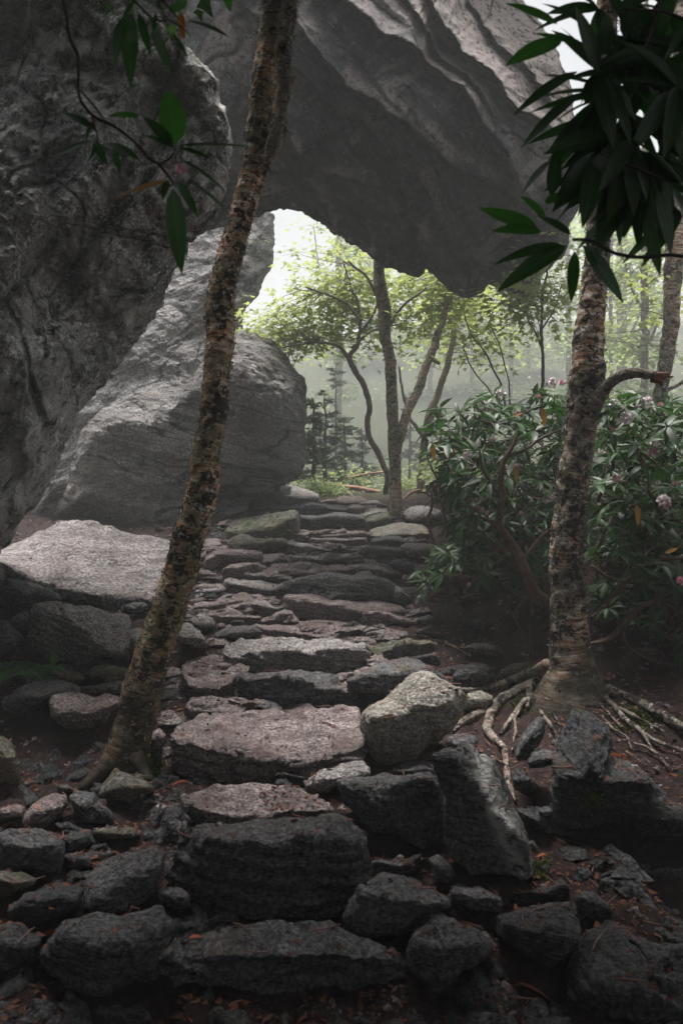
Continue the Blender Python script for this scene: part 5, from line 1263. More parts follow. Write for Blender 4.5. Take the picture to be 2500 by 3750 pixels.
tree_of('young_maple', 'arching bare stemmed shoots above the rhododendron left end', 'shrub', MG,
        [([(1170, 960, 3), (1145, 880, 3), (1110, 810, 2.5), (1085, 760, 2), (1070, 720, 1.5)], 7.8), ([(1170, 960, 3), (1130, 910, 2), (1090, 850, 2), (1062, 800, 1.5)], 7.8), ([(1172, 950, 3), (1165, 870, 2), (1150, 800, 2), (1120, 740, 1.5)], 7.9)],
        [(1075, 790, 7.8, 40, 20, 50), (1060, 760, 7.8, 36, 18, 40), (1110, 850, 7.8, 30, 18, 24), (1140, 760, 7.8, 40, 20, 50)], 'twig', 'maple', .065, 5, tw=.003)
# dark trunk at the right edge and the pale poles in the mist
tree_of('birch_tree', 'dark trunk at the right edge behind the broken branch', 'tree', 'misty trunks on the right',
        [([(1510, 1080, 22), (1516, 950, 21), (1524, 850, 21), (1534, 760, 23), (1540, 680, 25), (1544, 620, 27), (1550, 540, 27), (1556, 300, 25), (1560, 0, 22), (1572, -500, 16), (1580, -900, 8)], 7.4),
         ([(1524, 900, 6), (1560, 880, 5), (1600, 840, 4)], 7.4)], [(1520, 640, 7.6, 50, 26, 80), (1460, 700, 7.6, 50, 26, 90), (1560, -760, 7.6, 220, 90, 400), (1680, -560, 7.6, 160, 80, 300)], 'birch_r', 'maple', .07, 6)
for k, (x, dx, w_, dp, lab) in enumerate(((1474, 6, 12, 14.5, 'pale misty birch pole between the two right hand trunks'), (1424, 4, 15, 26, 'grey stump topped trunk fading into the mist right of the near birch'), (1405, -4, 6, 22, 'thin misty pole close behind the right birch'),
        (1300, 5, 8, 30, 'slim faint trunk behind the thin straight sapling'), (1180, -6, 8, 34, 'faint trunk in the mist above the rhododendron'), (1080, 4, 7, 38, 'very faint trunk under the tip of the overhang'),
        (775, 5, 10, 30, 'faint broad trunk behind the wavy young maple'), (1210, 3, 6, 40, 'farthest thin trunk right of the overhang tip'), (1500, -3, 8, 34, 'faint trunk beside the dark right edge trunk'), (985, 3, 8, 38, 'faint trunk seen between the maple stems'))):
    zb = float(ground_z((x / .6272 - HX) * dp / FX, dp)); yb = (HY - zb * FX / dp) * .6272
    tree_of('forest_tree', lab, 'tree', 'trees lost in the mist', [([(x, yb + 3, w_ * 1.15), (x + dx * .3, 950, w_), (x + dx, 760, w_ * .95), (x + dx * .6, 600, w_ * .9), (x + dx * 1.5, 440 if dp > 20 else 300, w_ * .8), (x + dx * 2, 400 if dp > 20 else 0, w_ * .5)], dp),
            ([(x + dx, 800, w_ * .4), (x + dx + 40, 720, w_ * .25), (x + dx + 70, 600, w_ * .15)], dp), ([(x + dx, 720, w_ * .4), (x + dx - 40, 640, w_ * .25), (x + dx - 60, 520, w_ * .15)], dp)],
            [(x + rr[0], rr[1], dp + rr[2], 75, 34, 260) for rr in ((30, 700, .5), (-50, 640, 0), (60, 560, 0), (-30, 510, .4), (0, 900, .2), (20, 820, .3), (-60, 780, 0))], 'hazy_bark', 'maple_far', .004 * dp + .05, 40 + k, proto=ML_LOW, tw=.012)
for k, (x, dp, lab) in enumerate(((1720, 16, 'nearer misty tree just outside the right side of the view'), (1880, 21, 'tree farther right outside the view behind the bushes'), (2080, 14, 'stout tree outside the view to the right'), (-500, 22, 'tree outside the view behind the leaning cliff'))):
    zb = float(ground_z((x / .6272 - HX) * dp / FX, dp)); yb = (HY - zb * FX / dp) * .6272
    tree_of('forest_tree', lab, 'tree', 'trees beside the view', [([(x, yb + 3, 14), (x + 6, 900, 12), (x - 8, 600, 10), (x + 4, 200, 6), (x, 0, 3)], dp)], [(x + rr[0], rr[1], dp, 110, 50, 260) for rr in ((0, 100), (70, 260), (-70, 380), (50, 520), (-60, 640), (60, 760))], 'hazy_bark', 'maple_far', .11, 70 + k, proto=ML_LOW, tw=.012)
# a taller leafy screen farther back: each crown a tree
for k in range(9):
    rr = np.random.RandomState(300 + k)
    x = 850 + 90 * k + rr.uniform(-20, 20); dp = rr.uniform(42, 62)
    zb = float(ground_z((x / .6272 - HX) * dp / FX, dp)); yb = (HY - zb * FX / dp) * .6272
    tree_of('forest_tree', '%s from the left of the farthest pale trees on the misty slope' % ['first', 'second', 'third', 'fourth', 'fifth', 'sixth', 'seventh', 'eighth', 'ninth'][k], 'tree', 'farthest trees',
            [([(x, yb + 2, 7), (x + 4, 800, 6), (x, 600, 4), (x + 6, 470, 2)], dp)],
            [(x + rr.uniform(-80, 80), rr.uniform(480, 1010), dp + rr.uniform(-1, 1), 90, 50, 200) for _ in range(11)], 'hazy_bark', 'maple_far', .30, 500 + k, proto=ML_LOW, tw=.02)

def spruce(label, x, ytop, dp, hw, seed, dense=1.0):
    rnd = np.random.RandomState(seed)
    X = (x / .6272 - HX) * dp / FX
    zb = float(ground_z(X, dp)); zt = (HY - ytop / .6272) * dp / FX
    t = empty('spruce_tree', (X, dp, zb), label, 'tree', 'small spruces in the mist')
    a = Acc(); tube(a, [(X, dp, zb - .05), (X + .02, dp, (zb + zt) / 2), (X, dp, zt)], [.045, .03, .006], 8, .15, wob=.02); a.obj('trunk', M['twig'], t)
    W = hw / .6272 * dp / FX
    tw_ = Acc(); lf = []
    H = zt - zb
    for i in range(int(34 * dense)):
        f = rnd.uniform(.12, 1); az = rnd.uniform(0, 6.28); ln = W * (1.05 - f) * rnd.uniform(.7, 1.15) + .05
        b = np.array([X, dp, zb + f * H]); tip = b + np.array([math.cos(az) * ln, math.sin(az) * ln, -.12 * ln + .04])
        u = np.linspace(0, 1, 5)[:, None]; c = b + (tip - b) * u - np.array([0, 0, .10 * ln]) * np.sin(u * 3.14)
        tube(tw_, c, np.linspace(.008, .002, 5), 3, cap=False)
        m = int(60 * ln / .6) + 10
        tt = rnd.uniform(.15, 1, m); q = np.stack([np.interp(tt, u[:, 0], c[:, j]) for j in range(3)], 1)
        side = rnd.normal(size=(m, 3)) * np.array([1, 1, .35])
        lf.append((q + side * .02, side + (tip - b)[None] / ln * .8, rnd.normal(size=(m, 3)) * .3 + np.array([0, 0, 1]), rnd.uniform(.05, .14, m)))
    tw_.obj('twigs', M['twig'], t)['kind'] = 'stuff'
    foliage(t, lf, ML_LOW, 'spruce', rnd, wsc=.55)
for args in (('dark little spruce behind the misty boulder', 718, 915, 12.6, 70, 1), ('thin spruce beside the misty boulder edge', 745, 900, 13.8, 75, 2), ('wide low spruce behind the wavy maple', 790, 960, 15, 85, 3), ('small pale spruce left of the forked maple', 830, 990, 17, 60, 4), ('hazy spruce right of the forked maple', 1010, 950, 16, 70, 5),
             ('hazy tall spruce above the fallen log', 770, 830, 19, 90, 6), ('faint spruce between the maples', 940, 900, 21, 80, 7)):
    spruce(args[0], *args[1:5], seed=args[5])

# fallen logs and low growth at the crest
for lab, q, dp in (('reddish fallen log lying behind the crest of the steps', [(752, 1114, 5), (790, 1118, 6), (830, 1124, 7), (872, 1132, 6)], [13.2, 13.1, 13, 12.9]), ('long thin fallen trunk slanting up into the spruces', [(760, 1106, 3), (840, 1090, 3), (910, 1080, 2)], [14, 14.2, 14.5]), ('pale fallen branch at the right foot of the maple', [(925, 1150, 3), (945, 1132, 4), (965, 1125, 3)], [11.5, 11.5, 11.6])):
    pts, rad = vpts(TV, q, dp); a = Acc(); tube(a, pts, rad, 10, .05, wob=.03, bump=bark_bump(.006, .003)); tag(a.obj('fallen_log', M['dead_wood']), lab, 'log', 'fallen wood behind the steps')

def bushlet(name, label, cat, x, y, dp, rx, rz, n, mat, ln, seed, proto=None, wsc=1.0):
    rnd = np.random.RandomState(seed)
    c = P(*TV(x, y), dp); s = dp / FX / .6272
    b = c - np.array([0, 0, rz * s])
    t = empty(name, b, label, cat)
    tw_ = Acc(); lf = []
    for _ in range(5): grow_leaves(rnd, b + rnd.normal(size=3) * .04, c + rnd.normal(size=3) * rx * s * .35, np.array([rx * s * .7, rx * s * .6, rz * s]), n // 5, tw_, lf, ln, tw=.003, flat=.8)
    tw_.obj('stems', M['twig'], t)['kind'] = 'stuff'
    foliage(t, lf, proto or ML_LOW, mat, rnd, wsc=wsc)
for k, q in enumerate((('low feathery green shrub at the crest of the steps', 745, 1122, 12.3, 34, 16, 900, 'maple_far', .045), ('tiny leafy plant at the right foot of the maple', 955, 1178, 10.2, 12, 10, 90, 'maple', .035),
        ('green undergrowth below the little spruces', 800, 1105, 14.5, 60, 14, 900, 'maple_far', .06), ('undergrowth between the maple stems', 930, 1105, 13.5, 45, 20, 700, 'maple_far', .05), ('green shrub right of the pale maple', 1030, 1060, 11.5, 45, 40, 900, 'maple_far', .06),
        ('small grassy plant on the mossy hump', 600, 1222, 9.05, 22, 16, 260, 'fern', .06))):
    bushlet('shrub' if k < 5 else 'small_plant', q[0], 'plant', *q[1:9], seed=60 + k, wsc=.5 if k == 5 else 1.0)

# ---------------------------------------------------------------- rhododendrons
def whorl(rnd, c, axis, n, ln, spread=1.0, droop=.35):
    """leaves radiating from a twig end"""
    axis = axis / np.linalg.norm(axis)
    ref = np.array([0, 0, 1.]) if abs(axis[2]) < .9 else np.array([1., 0, 0])
    a_ = np.cross(axis, ref); a_ /= np.linalg.norm(a_); b_ = np.cross(axis, a_)
    ph = rnd.uniform(0, 6.28) + np.arange(n) * 2.4
    d = np.cos(ph)[:, None] * a_ + np.sin(ph)[:, None] * b_ + axis * rnd.uniform(.0, .6, n)[:, None] + np.array([0, 0, -droop]) * rnd.uniform(.3, 1.4, n)[:, None]
    d /= np.linalg.norm(d, axis=1)[:, None]
    nr = axis[None] * .6 + np.array([0, 0, .9]) + rnd.normal(size=(n, 3)) * .25
    return np.repeat(c[None], n, 0) + d * .01, d, nr, ln * rnd.uniform(.7, 1.2, n)

def flower_cluster(rnd, c, r, parent, pink=False):
    a = Acc()
    n = 46
    v = rnd.normal(size=(n, 3)); v[:, 2] = v[:, 2] + .5; v /= np.linalg.norm(v, axis=1)[:, None]
    V, F = place(ML_LOW, c + v * r * .45, v + rnd.normal(size=(n, 3)) * .5, v + rnd.normal(size=(n, 3)) * .4, r * rnd.uniform(.35, .6, n), wsc=1.3)
    o = obj('flower_cluster', V, F, M['bud' if pink else 'flower'], parent, smooth=False)
    return o

def rhodo(label, poly, d0, d1, nwh, base, seed, ln=.135, own=230, flowers=(), stems=7, droop=.4):
    """poly: outline of the leafy mass in view pixels, d0..d1 its distance"""
    rnd = np.random.RandomState(seed)
    poly = np.array(poly, float)
    def inside(x, y):
        c = False; j = len(poly) - 1
        for i in range(len(poly)):
            if (poly[i, 1] > y) != (poly[j, 1] > y) and x < (poly[j, 0] - poly[i, 0]) * (y - poly[i, 1]) / (poly[j, 1] - poly[i, 1] + 1e-9) + poly[i, 0]: c = not c
            j = i
        return c
    mn, mx = poly.min(0), poly.max(0)
    bw = np.array([P(*TV(x, y), d) for x, y, d in base])
    t = empty('rhododendron', bw.mean(0), label, 'rhododendron', 'rhododendrons on the right bank')
    org = world_of(t)
    tips = []
    while len(tips) < nwh:
        x, y = rnd.uniform(mn, mx)
        if inside(x, y):
            q = rnd.rand()
            d = d0 + (d1 - d0) * q ** 1.1
            p = P(*TV(x, y), d)
            if p[2] > ground_z(p[0], p[1]) + .06: tips.append(p)
    tips = np.array(tips)
    # crooked stems: each tip joins the nearest scaffold point, scaffold grows from the bases
    a = Acc(); nodes = []
    for k in range(stems):
        b = bw[k % len(bw)] + rnd.normal(size=3) * np.array([.06, .06, 0])
        g = tips[rnd.randint(len(tips))]
        n = 7; u = np.linspace(0, 1, n)[:, None]
        c = b + (g - b) * u + rnd.normal(size=(n, 3)) * .10 * np.sin(u * 3.14)
        s = Acc(); p_, r_ = tube(s, c, np.linspace(.022, .009, n) * rnd.uniform(.8, 1.3), 8, .03, wob=.05, bump=lambda p, v, th: .002 * fbm(p * 30, 2)); s.obj('stem', M['stem'], t)
        nodes.append(p_[4:])
    nodes = np.concatenate(nodes)
    order = np.argsort(np.linalg.norm(tips - bw.mean(0), axis=1))
    P_, D_, N_, L_ = [], [], [], []
    for i in order:
        g = tips[i]
        dd = np.linalg.norm((nodes - g) * np.array([1, 1, 1.25]), axis=1) + np.where(nodes[:, 2] > g[2] + .05, .3, 0)
        s_ = nodes[np.argmin(dd)]
        n = 6; u = np.linspace(0, 1, n)[:, None]; L = np.linalg.norm(g - s_)
        c = s_ + (g - s_) * u + rnd.normal(size=(n, 3)) * .07 * L * np.sin(u * 3.14)
        c[:, 2] += -.10 * L * np.sin(u[:, 0] * 3.14)
        tube(a, c, np.linspace(.0065, .003, n) * (1 + .5 * min(L, 1)), 5, cap=False)
        nodes = np.vstack([nodes, c[2:]])
        ax = (c[-1] - c[-2]); ax = ax / np.linalg.norm(ax) + np.array([0, -.15, .9])
        q = whorl(rnd, g, ax, rnd.randint(6, 10), ln * rnd.uniform(.8, 1.15), droop=droop * rnd.uniform(.5, 1.6))
        for L_i, v in zip((P_, D_, N_, L_), q): L_i.append(v)
    a.obj('branches', M['stem'], t)['kind'] = 'stuff'
    P_, D_, N_, L_ = map(np.concatenate, (P_, D_, N_, L_))
    ms = leaf_meshes(RL, ['rleaf'], n=4)
    near = np.argsort(P_[:, 1] - .3 * P_[:, 2])[:own]
    for k in near: frame_obj('leaf', ms[rnd.randint(len(ms))], P_[k], D_[k], N_[k], L_[k], t, org)
    keep = np.setdiff1d(np.arange(len(P_)), near)
    foliage(t, [(P_[keep], D_[keep], N_[keep], L_[keep])], RL, 'rleaf', rnd)
    yl = leaf_meshes(RL, ['yleaf'], n=1)[0]
    for fx, fy, fd, kind in flowers:
        c = P(*TV(fx, fy), fd - .25)
        if kind == 'y': frame_obj('leaf', yl, c + np.array([0, 0, .05]), np.array([.15, -.1, -1.]), np.array([.2, -1, .1]), .12, t, org)['label'] = 'spotted yellow leaf hanging down'
        elif kind == 'o': frame_obj('leaf', yl, c, np.array([1, -.1, .45]), np.array([.2, -1, .6]), .08, t, org)['label'] = 'yellow leaf held sideways'
        else: flower_cluster(rnd, c, {'w': .05, 'b': .02, 'p': .034}[kind], t, kind != 'w')
    return t

rhodo('big rhododendron between the steps and the right birch', [(985, 1010), (960, 950), (1000, 940), (1060, 925), (1110, 900), (1140, 890), (1180, 915), (1215, 925), (1230, 895), (1270, 880), (1320, 900), (1330, 1000), (1320, 1200), (1300, 1330), (1260, 1370), (1180, 1340), (1090, 1330), (1000, 1330), (985, 1290), (1040, 1230), (1050, 1150), (1000, 1080)],
      5.0, 7.4, 330, [(1255, 1385, 5.3), (1150, 1360, 6.2), (1050, 1330, 6.8), (1290, 1330, 6.2)], 11,
      flowers=[(1083, 950, 5.6, 'w'), (1106, 930, 5.7, 'w'), (1265, 880, 5.3, 'w'), (1290, 880, 5.3, 'p'), (1236, 912, 5.2, 'b'), (1187, 948, 5.3, 'b'), (1072, 1048, 5.4, 'w'), (1066, 1046, 5.4, 'b'), (1186, 1070, 5.3, 'b'), (1118, 1178, 5.4, 'b'), (1196, 1178, 5.3, 'b'), (1076, 1342, 5.6, 'b'), (1245, 955, 5.0, 'y'), (992, 1035, 5.4, 'y'), (1182, 1085, 5.3, 'y'), (1175, 957, 5.2, 'o'), (1150, 905, 5.6, 'w'), (1128, 1010, 5.2, 'b')])
rhodo('rhododendron filling the right edge behind the right birch', [(1380, 935), (1420, 905), (1480, 900), (1540, 920), (1640, 900), (1660, 1500), (1560, 1500), (1480, 1460), (1400, 1430), (1360, 1350), (1350, 1200), (1370, 1050)],
      4.5, 6.8, 340, [(1420, 1480, 5.2), (1500, 1500, 5.0), (1580, 1480, 5.2), (1400, 1420, 6)], 12,
      flowers=[(1408, 930, 4.9, 'w'), (1486, 925, 4.9, 'w'), (1516, 930, 4.9, 'b'), (1498, 1020, 4.8, 'w'), (1500, 1036, 4.8, 'p'), (1406, 985, 4.9, 'b'), (1415, 1100, 4.7, 'p'), (1522, 1150, 4.6, 'w'), (1530, 1160, 4.6, 'p'), (1548, 1110, 4.7, 'b'), (1490, 1045, 4.8, 'b'), (1460, 1180, 4.5, 'y'), (1526, 1270, 4.5, 'o'), (1562, 1335, 4.6, 'p'), (1440, 960, 4.7, 'w')])
rhodo('rhododendron thicket filling the gap behind the two front ones', [(1010, 1010), (1080, 960), (1200, 940), (1330, 930), (1480, 930), (1640, 900), (1660, 1400), (1400, 1400), (1200, 1340), (1050, 1300), (1000, 1200)],
      6.8, 9.5, 420, [(1300, 1330, 7.8), (1150, 1290, 8.2), (1450, 1330, 7.6)], 13, own=0, ln=.14)
rhodo('rhododendron beyond the right side of the view', [(1690, 930), (1850, 880), (2100, 900), (2250, 1000), (2200, 1450), (1900, 1500), (1700, 1480)],
      4.6, 6.8, 260, [(1850, 1500, 5.2), (2000, 1480, 5.6), (1750, 1480, 5.0)], 15, own=0, ln=.14)
rhodo('rhododendron sprigs reaching over the steps at the path edge', [(960, 1300), (1000, 1250), (1060, 1230), (1060, 1340), (1020, 1380), (930, 1360), (925, 1340), (960, 1330)],
      5.9, 6.5, 22, [(1090, 1370, 6.2)], 14, own=110, ln=.12, stems=3)

# crooked main stems one can follow in the photograph
t = empty('rhododendron', P(*TV(1258, 1384), 5.0), 'thick crooked leafless stem leaning out from the right birch foot', 'rhododendron')
for q, d in (([(1262, 1386, 11), (1235, 1365, 11), (1212, 1335, 12), (1200, 1300, 12), (1188, 1270, 11), (1165, 1235, 10), (1146, 1205, 9)], 5.0), ([(1146, 1205, 9), (1148, 1175, 8), (1152, 1140, 7), (1150, 1100, 7), (1160, 1050, 6), (1172, 1030, 5), (1188, 1000, 4)], 5.0),
             ([(1150, 1210, 7), (1120, 1195, 5), (1105, 1190, 4), (1090, 1170, 3), (1060, 1160, 3)], 5.0), ([(1160, 1048, 5), (1200, 1035, 4), (1240, 1010, 3), (1290, 985, 2.5)], 5.0), ([(1200, 1290, 6), (1230, 1250, 5), (1280, 1205, 4)], 5.0), ([(1140, 1130, 4), (1110, 1080, 3), (1100, 1030, 2.5)], 5.0)):
    pts, rad = vpts(TV, q, d); a = Acc(); tube(a, pts, rad, 12, .02, wob=.015, bump=lambda p, v, th: .003 * fbm(p * 25, 3)); a.obj('stem' if q[0][2] > 8 else 'branch', M['stem'], t)
t = empty('rhododendron', P(*TV(1420, 1450), 4.7), 'dark crooked stem right of the right birch low down', 'rhododendron')
for q, d in (([(1350, 1482, 6), (1390, 1470, 6), (1430, 1440, 7), (1470, 1400, 6), (1530, 1370, 6), (1600, 1350, 5)], 4.7), ([(1352, 1420, 5), (1400, 1380, 6), (1440, 1330, 5), (1500, 1290, 5), (1580, 1280, 4)], 4.8), ([(1360, 1300, 4), (1410, 1330, 4), (1480, 1345, 4), (1560, 1400, 4)], 4.8), ([(1430, 1440, 4), (1450, 1490, 4), (1500, 1520, 3), (1570, 1530, 3)], 4.7)):
    pts, rad = vpts(TV, q, d); a = Acc(); tube(a, pts, rad, 9, .02, wob=.03, bump=lambda p, v, th: .003 * fbm(p * 25, 3)); a.obj('stem', M['stem'], t)
# the reddish twig with hanging dead leaves at the bush's left end
t = empty('dead_twig', P(*TV(1010, 1260), 7.0), 'bare reddish twig with brown dead leaves hanging at its tips', 'twig')
for q in ([(1020, 1275, 3), (1000, 1255, 3), (992, 1230, 3), (984, 1200, 3), (992, 1160, 3), (990, 1130, 2), (978, 1115, 1.5)], [(1020, 1275, 3), (1045, 1258, 4), (1070, 1248, 4), (1082, 1256, 2.5)], [(992, 1160, 2), (1005, 1145, 2), (1012, 1135, 1.5)], [(990, 1140, 2), (970, 1130, 1.5), (955, 1132, 1.2)], [(948, 1265, 2), (970, 1278, 2), (990, 1300, 2), (1000, 1270, 1.5)], [(992, 1190, 2), (1030, 1200, 2), (1050, 1190, 1.5)]):
    pts, rad = vpts(TV, q, 7.0); a = Acc(); tube(a, pts, rad, 6, .02, wob=.02); a.obj('twig', M['twig_red'], t)
dm = leaf_meshes(leaf_proto(4, .1, .9, .10, .7), ['dry'], n=3); rr = np.random.RandomState(4)
for x, y in ((992, 1108), (996, 1104), (1000, 1110), (1012, 1108), (1018, 1104), (1024, 1108), (1030, 1106), (1020, 1112), (980, 1112), (988, 1106), (1027, 1112)):
    frame_obj('dead_leaf', dm[rr.randint(3)], P(*TV(x, y), 7.0), np.array([rr.uniform(-.2, .2), rr.uniform(-.2, .1), -1]), np.array([rr.uniform(-.6, .6), -1, 0]), .10 + rr.uniform(0, .03), t, world_of(t))

# ---------------------------------------------------------------- near rhododendron sprays, out of focus
def spray(label, T, d, twigs, leaves, rnd_seed, extra_whorls=()):
    rnd = np.random.RandomState(rnd_seed)
    t = empty('rhododendron_branch', P(*T(*twigs[0][0][:2]), d), label, 'branch')
    org = world_of(t)
    for q in twigs:
        pts, rad = vpts(T, q, d + rnd.uniform(-.03, .03)); a = Acc(); tube(a, pts, rad, 8, .01, wob=.004); a.obj('twig', M['twig'], t)
    mats = {'n': leaf_meshes(leaf_proto(8, .14, .22, .125, .75), ['rleaf_near']), 'b': leaf_meshes(leaf_proto(8, .10, .12, .17, .75), ['rleaf_bright']), 'y': leaf_meshes(leaf_proto(8, .1, .4, .11, .75), ['yleaf']), 'e': leaf_meshes(leaf_proto(8, .05, .3, .10, .75), ['rleaf_near'])}
    for (x0, y0, x1, y1, kind, face) in leaves:
        # face: how far the blade turns its face to the viewer (1) or its edge (0)
        p0 = P(*T(x0, y0), d + rnd.uniform(-.02, .02)); p1 = P(*T(x1, y1), d + rnd.uniform(-.06, .06))
        dd = p1 - p0; L = np.linalg.norm(dd)
        nr = np.array([rnd.uniform(-.2, .2), -face, 1 - face * .7 + .15])
        frame_obj('leaf', mats[kind][rnd.randint(3)], p0, dd, nr, L, t, org)
    for (x, y, dd_, n, L, mode) in extra_whorls:
        c = P(*T(x, y), d + dd_)
        for k in range(n):
            an = rnd.uniform(-.3, 6.0) if mode == 'all' else rnd.uniform(*mode)
            v = np.array([math.cos(an), rnd.uniform(-.5, .5), math.sin(an)])
            nr = np.array([rnd.uniform(-.5, .5), -rnd.uniform(.2, 1), rnd.uniform(.2, 1)])
            frame_obj('leaf', mats['n'][rnd.randint(3)], c, v, nr, L * rnd.uniform(.75, 1.15), t, org)
    return t

T1 = crop(0, 0, 1.2544); T2 = crop(1250, 0, 1.2544)
t = spray('dark rhododendron spray hanging from the top left with a pink bud', T1, 1.55,
      [[(270, -60, 7), (300, 60, 8), (320, 180, 8), (358, 260, 8), (362, 350, 7), (368, 440, 7), (430, 530, 7), (540, 590, 6), (640, 670, 6), (700, 735, 7), (735, 755, 7), (770, 800, 6), (800, 840, 5)], [(430, 530, 5), (440, 580, 5), (456, 640, 4), (452, 665, 4)], [(735, 752, 5), (780, 730, 5), (800, 700, 4), (812, 680, 4)]],
      [(808, 660, 772, 382, 'b', 1), (815, 672, 1160, 655, 'e', .35), (820, 680, 980, 716, 'n', .8), (800, 680, 660, 600, 'n', .8), (800, 670, 740, 545, 'n', .5), (795, 665, 655, 510, 'n', .8),
       (790, 835, 505, 892, 'y', .6), (830, 735, 1085, 880, 'n', .6), (860, 825, 1115, 1000, 'n', .5), (815, 830, 918, 995, 'n', 1), (795, 870, 828, 1242, 'n', 1), (770, 830, 745, 900, 'n', .9), (815, 840, 720, 880, 'n', .6),
       (640, 530, 495, 520, 'b', .9), (430, 650, 232, 700, 'n', .7), (440, 600, 268, 482, 'n', .7), (450, 665, 410, 725, 'n', 1), (440, 655, 480, 735, 'n', 1), (480, 660, 640, 705, 'n', .8), (520, 680, 560, 800, 'n', .8), (480, 560, 330, 340, 'n', .4), (425, 560, 390, 640, 'n', .8), (480, 665, 600, 740, 'e', .5)], 3)
a = Acc(); v = np.random.RandomState(2).normal(size=(7, 3)) * .4 + np.array([-.2, -.2, 1.]); V, F = place(ML_LOW, np.repeat(P(*T1(834, 792), 1.55)[None], 7, 0), v, np.random.RandomState(3).normal(size=(7, 3)), .022); a.add(V, None, F); a.obj('bud', M['bud'], t)
t = spray('dark rhododendron leaves drooping over the top edge left of centre', T1, 1.45,
      [[(560, -80, 6), (600, -10, 6), (640, 30, 5), (700, 90, 5), (760, 100, 4)], [(690, -60, 5), (760, 20, 5), (820, 90, 4)]],
      [(600, 60, 592, 382, 'n', 1), (570, 80, 520, 275, 'n', 1), (640, 60, 690, 255, 'n', .8), (700, 130, 795, 335, 'n', .8), (790, 150, 872, 262, 'n', .5), (850, 95, 1052, 152, 'e', .35), (640, -10, 750, 35, 'e', .4), (760, 90, 905, 155, 'n', .9), (800, 60, 850, -20, 'b', 1), (1030, -60, 1058, 45, 'b', 1), (560, 20, 470, 60, 'n', .5),
       (680, 60, 760, 220, 'n', .6), (620, 0, 540, 120, 'n', .8), (720, 60, 700, 150, 'n', .8), (560, 0, 640, 120, 'n', .9)], 4)
o = frame_obj('leaf', leaf_meshes(RL, ['oleaf'], n=1)[0], P(*T1(830, 55), 1.5), np.array([.1, 0, -1.]), np.array([0, -1, .2]), .05, t, world_of(t)); o['label'] = 'small orange withered leaf'
spray('large dark rhododendron branch hanging in the top right corner', T2, 1.5,
      [[(1640, 1190, 9), (1500, 1170, 9), (1380, 1180, 9), (1250, 1160, 9), (1130, 1100, 8), (1060, 1100, 7)], [(1640, 500, 9), (1480, 430, 9), (1340, 330, 8), (1200, 220, 7), (1100, 130, 6)], [(1640, 850, 8), (1480, 820, 8), (1330, 760, 7), (1180, 700, 6)], [(1480, -80, 8), (1420, 150, 7), (1340, 330, 7)], [(1640, 120, 8), (1500, 60, 7), (1300, 40, 6)]],
      [(900, 1058, 632, 930, 'b', .9), (915, 1060, 697, 1040, 'b', .8), (1010, 1125, 692, 1180, 'n', .8), (1030, 1130, 715, 1305, 'n', .9), (1070, 1155, 1055, 1392, 'n', 1), (1110, 1130, 1312, 1375, 'n', 1), (1390, 1000, 1475, 1255, 'n', 1), (1450, 880, 1535, 1155, 'n', 1), (1150, 1140, 1240, 1300, 'n', .8),
       (960, 740, 808, 880, 'n', .9), (940, 1000, 832, 890, 'b', 1), (1100, 430, 800, 652, 'n', .8), (1080, 330, 778, 492, 'n', .8), (1010, 180, 757, 270, 'b', .9), (990, 110, 765, -10, 'b', .9), (1100, 110, 930, -20, 'n', .8), (1060, 200, 885, 130, 'b', .8), (960, 900, 1000, 660, 'n', .7), (940, 940, 1010, 870, 'b', .8),
       (1568, 140, 1490, 260, 'n', .9), (1120, 480, 1180, 300, 'n', .6), (1500, 480, 1568, 700, 'n', .9), (1280, 330, 1030, 330, 'n', .8), (1200, 250, 1230, 60, 'n', .8), (1150, 700, 960, 960, 'n', .9), (1160, 760, 1120, 1010, 'n', .9), (1050, 1080, 900, 960, 'n', .8)], 5,
      extra_whorls=[(1180, 330, .0, 9, .15, 'all'), (1300, 520, .1, 10, .16, (3.3, 6.0)), (1420, 250, .05, 10, .15, 'all'), (1450, 560, .1, 10, .16, 'all'), (1250, 760, .1, 9, .15, (3.2, 6.0)), (1480, 820, .15, 9, .15, 'all'), (1330, 640, .0, 9, .16, (3.3, 5.6)), (1520, 60, .1, 9, .15, 'all'), (1180, 40, .1, 6, .13, 'all'), (1240, 620, .05, 8, .16, (3.4, 5.2)), (1350, 900, .1, 7, .14, (3.4, 6.0)), (1150, 560, .12, 8, .15, (3.2, 5.0)), (1380, 420, .12, 9, .16, 'all'), (1540, 400, .0, 9, .16, 'all'), (1560, 980, .1, 8, .15, (2.6, 4.6)), (1260, 430, .08, 9, .17, (2.6, 5.2)), (1400, 700, .08, 10, .17, (3.2, 6.1)), (1300, 180, .06, 9, .16, 'all'), (1480, 380, .1, 10, .17, 'all'), (1360, 20, .08, 9, .16, 'all')])

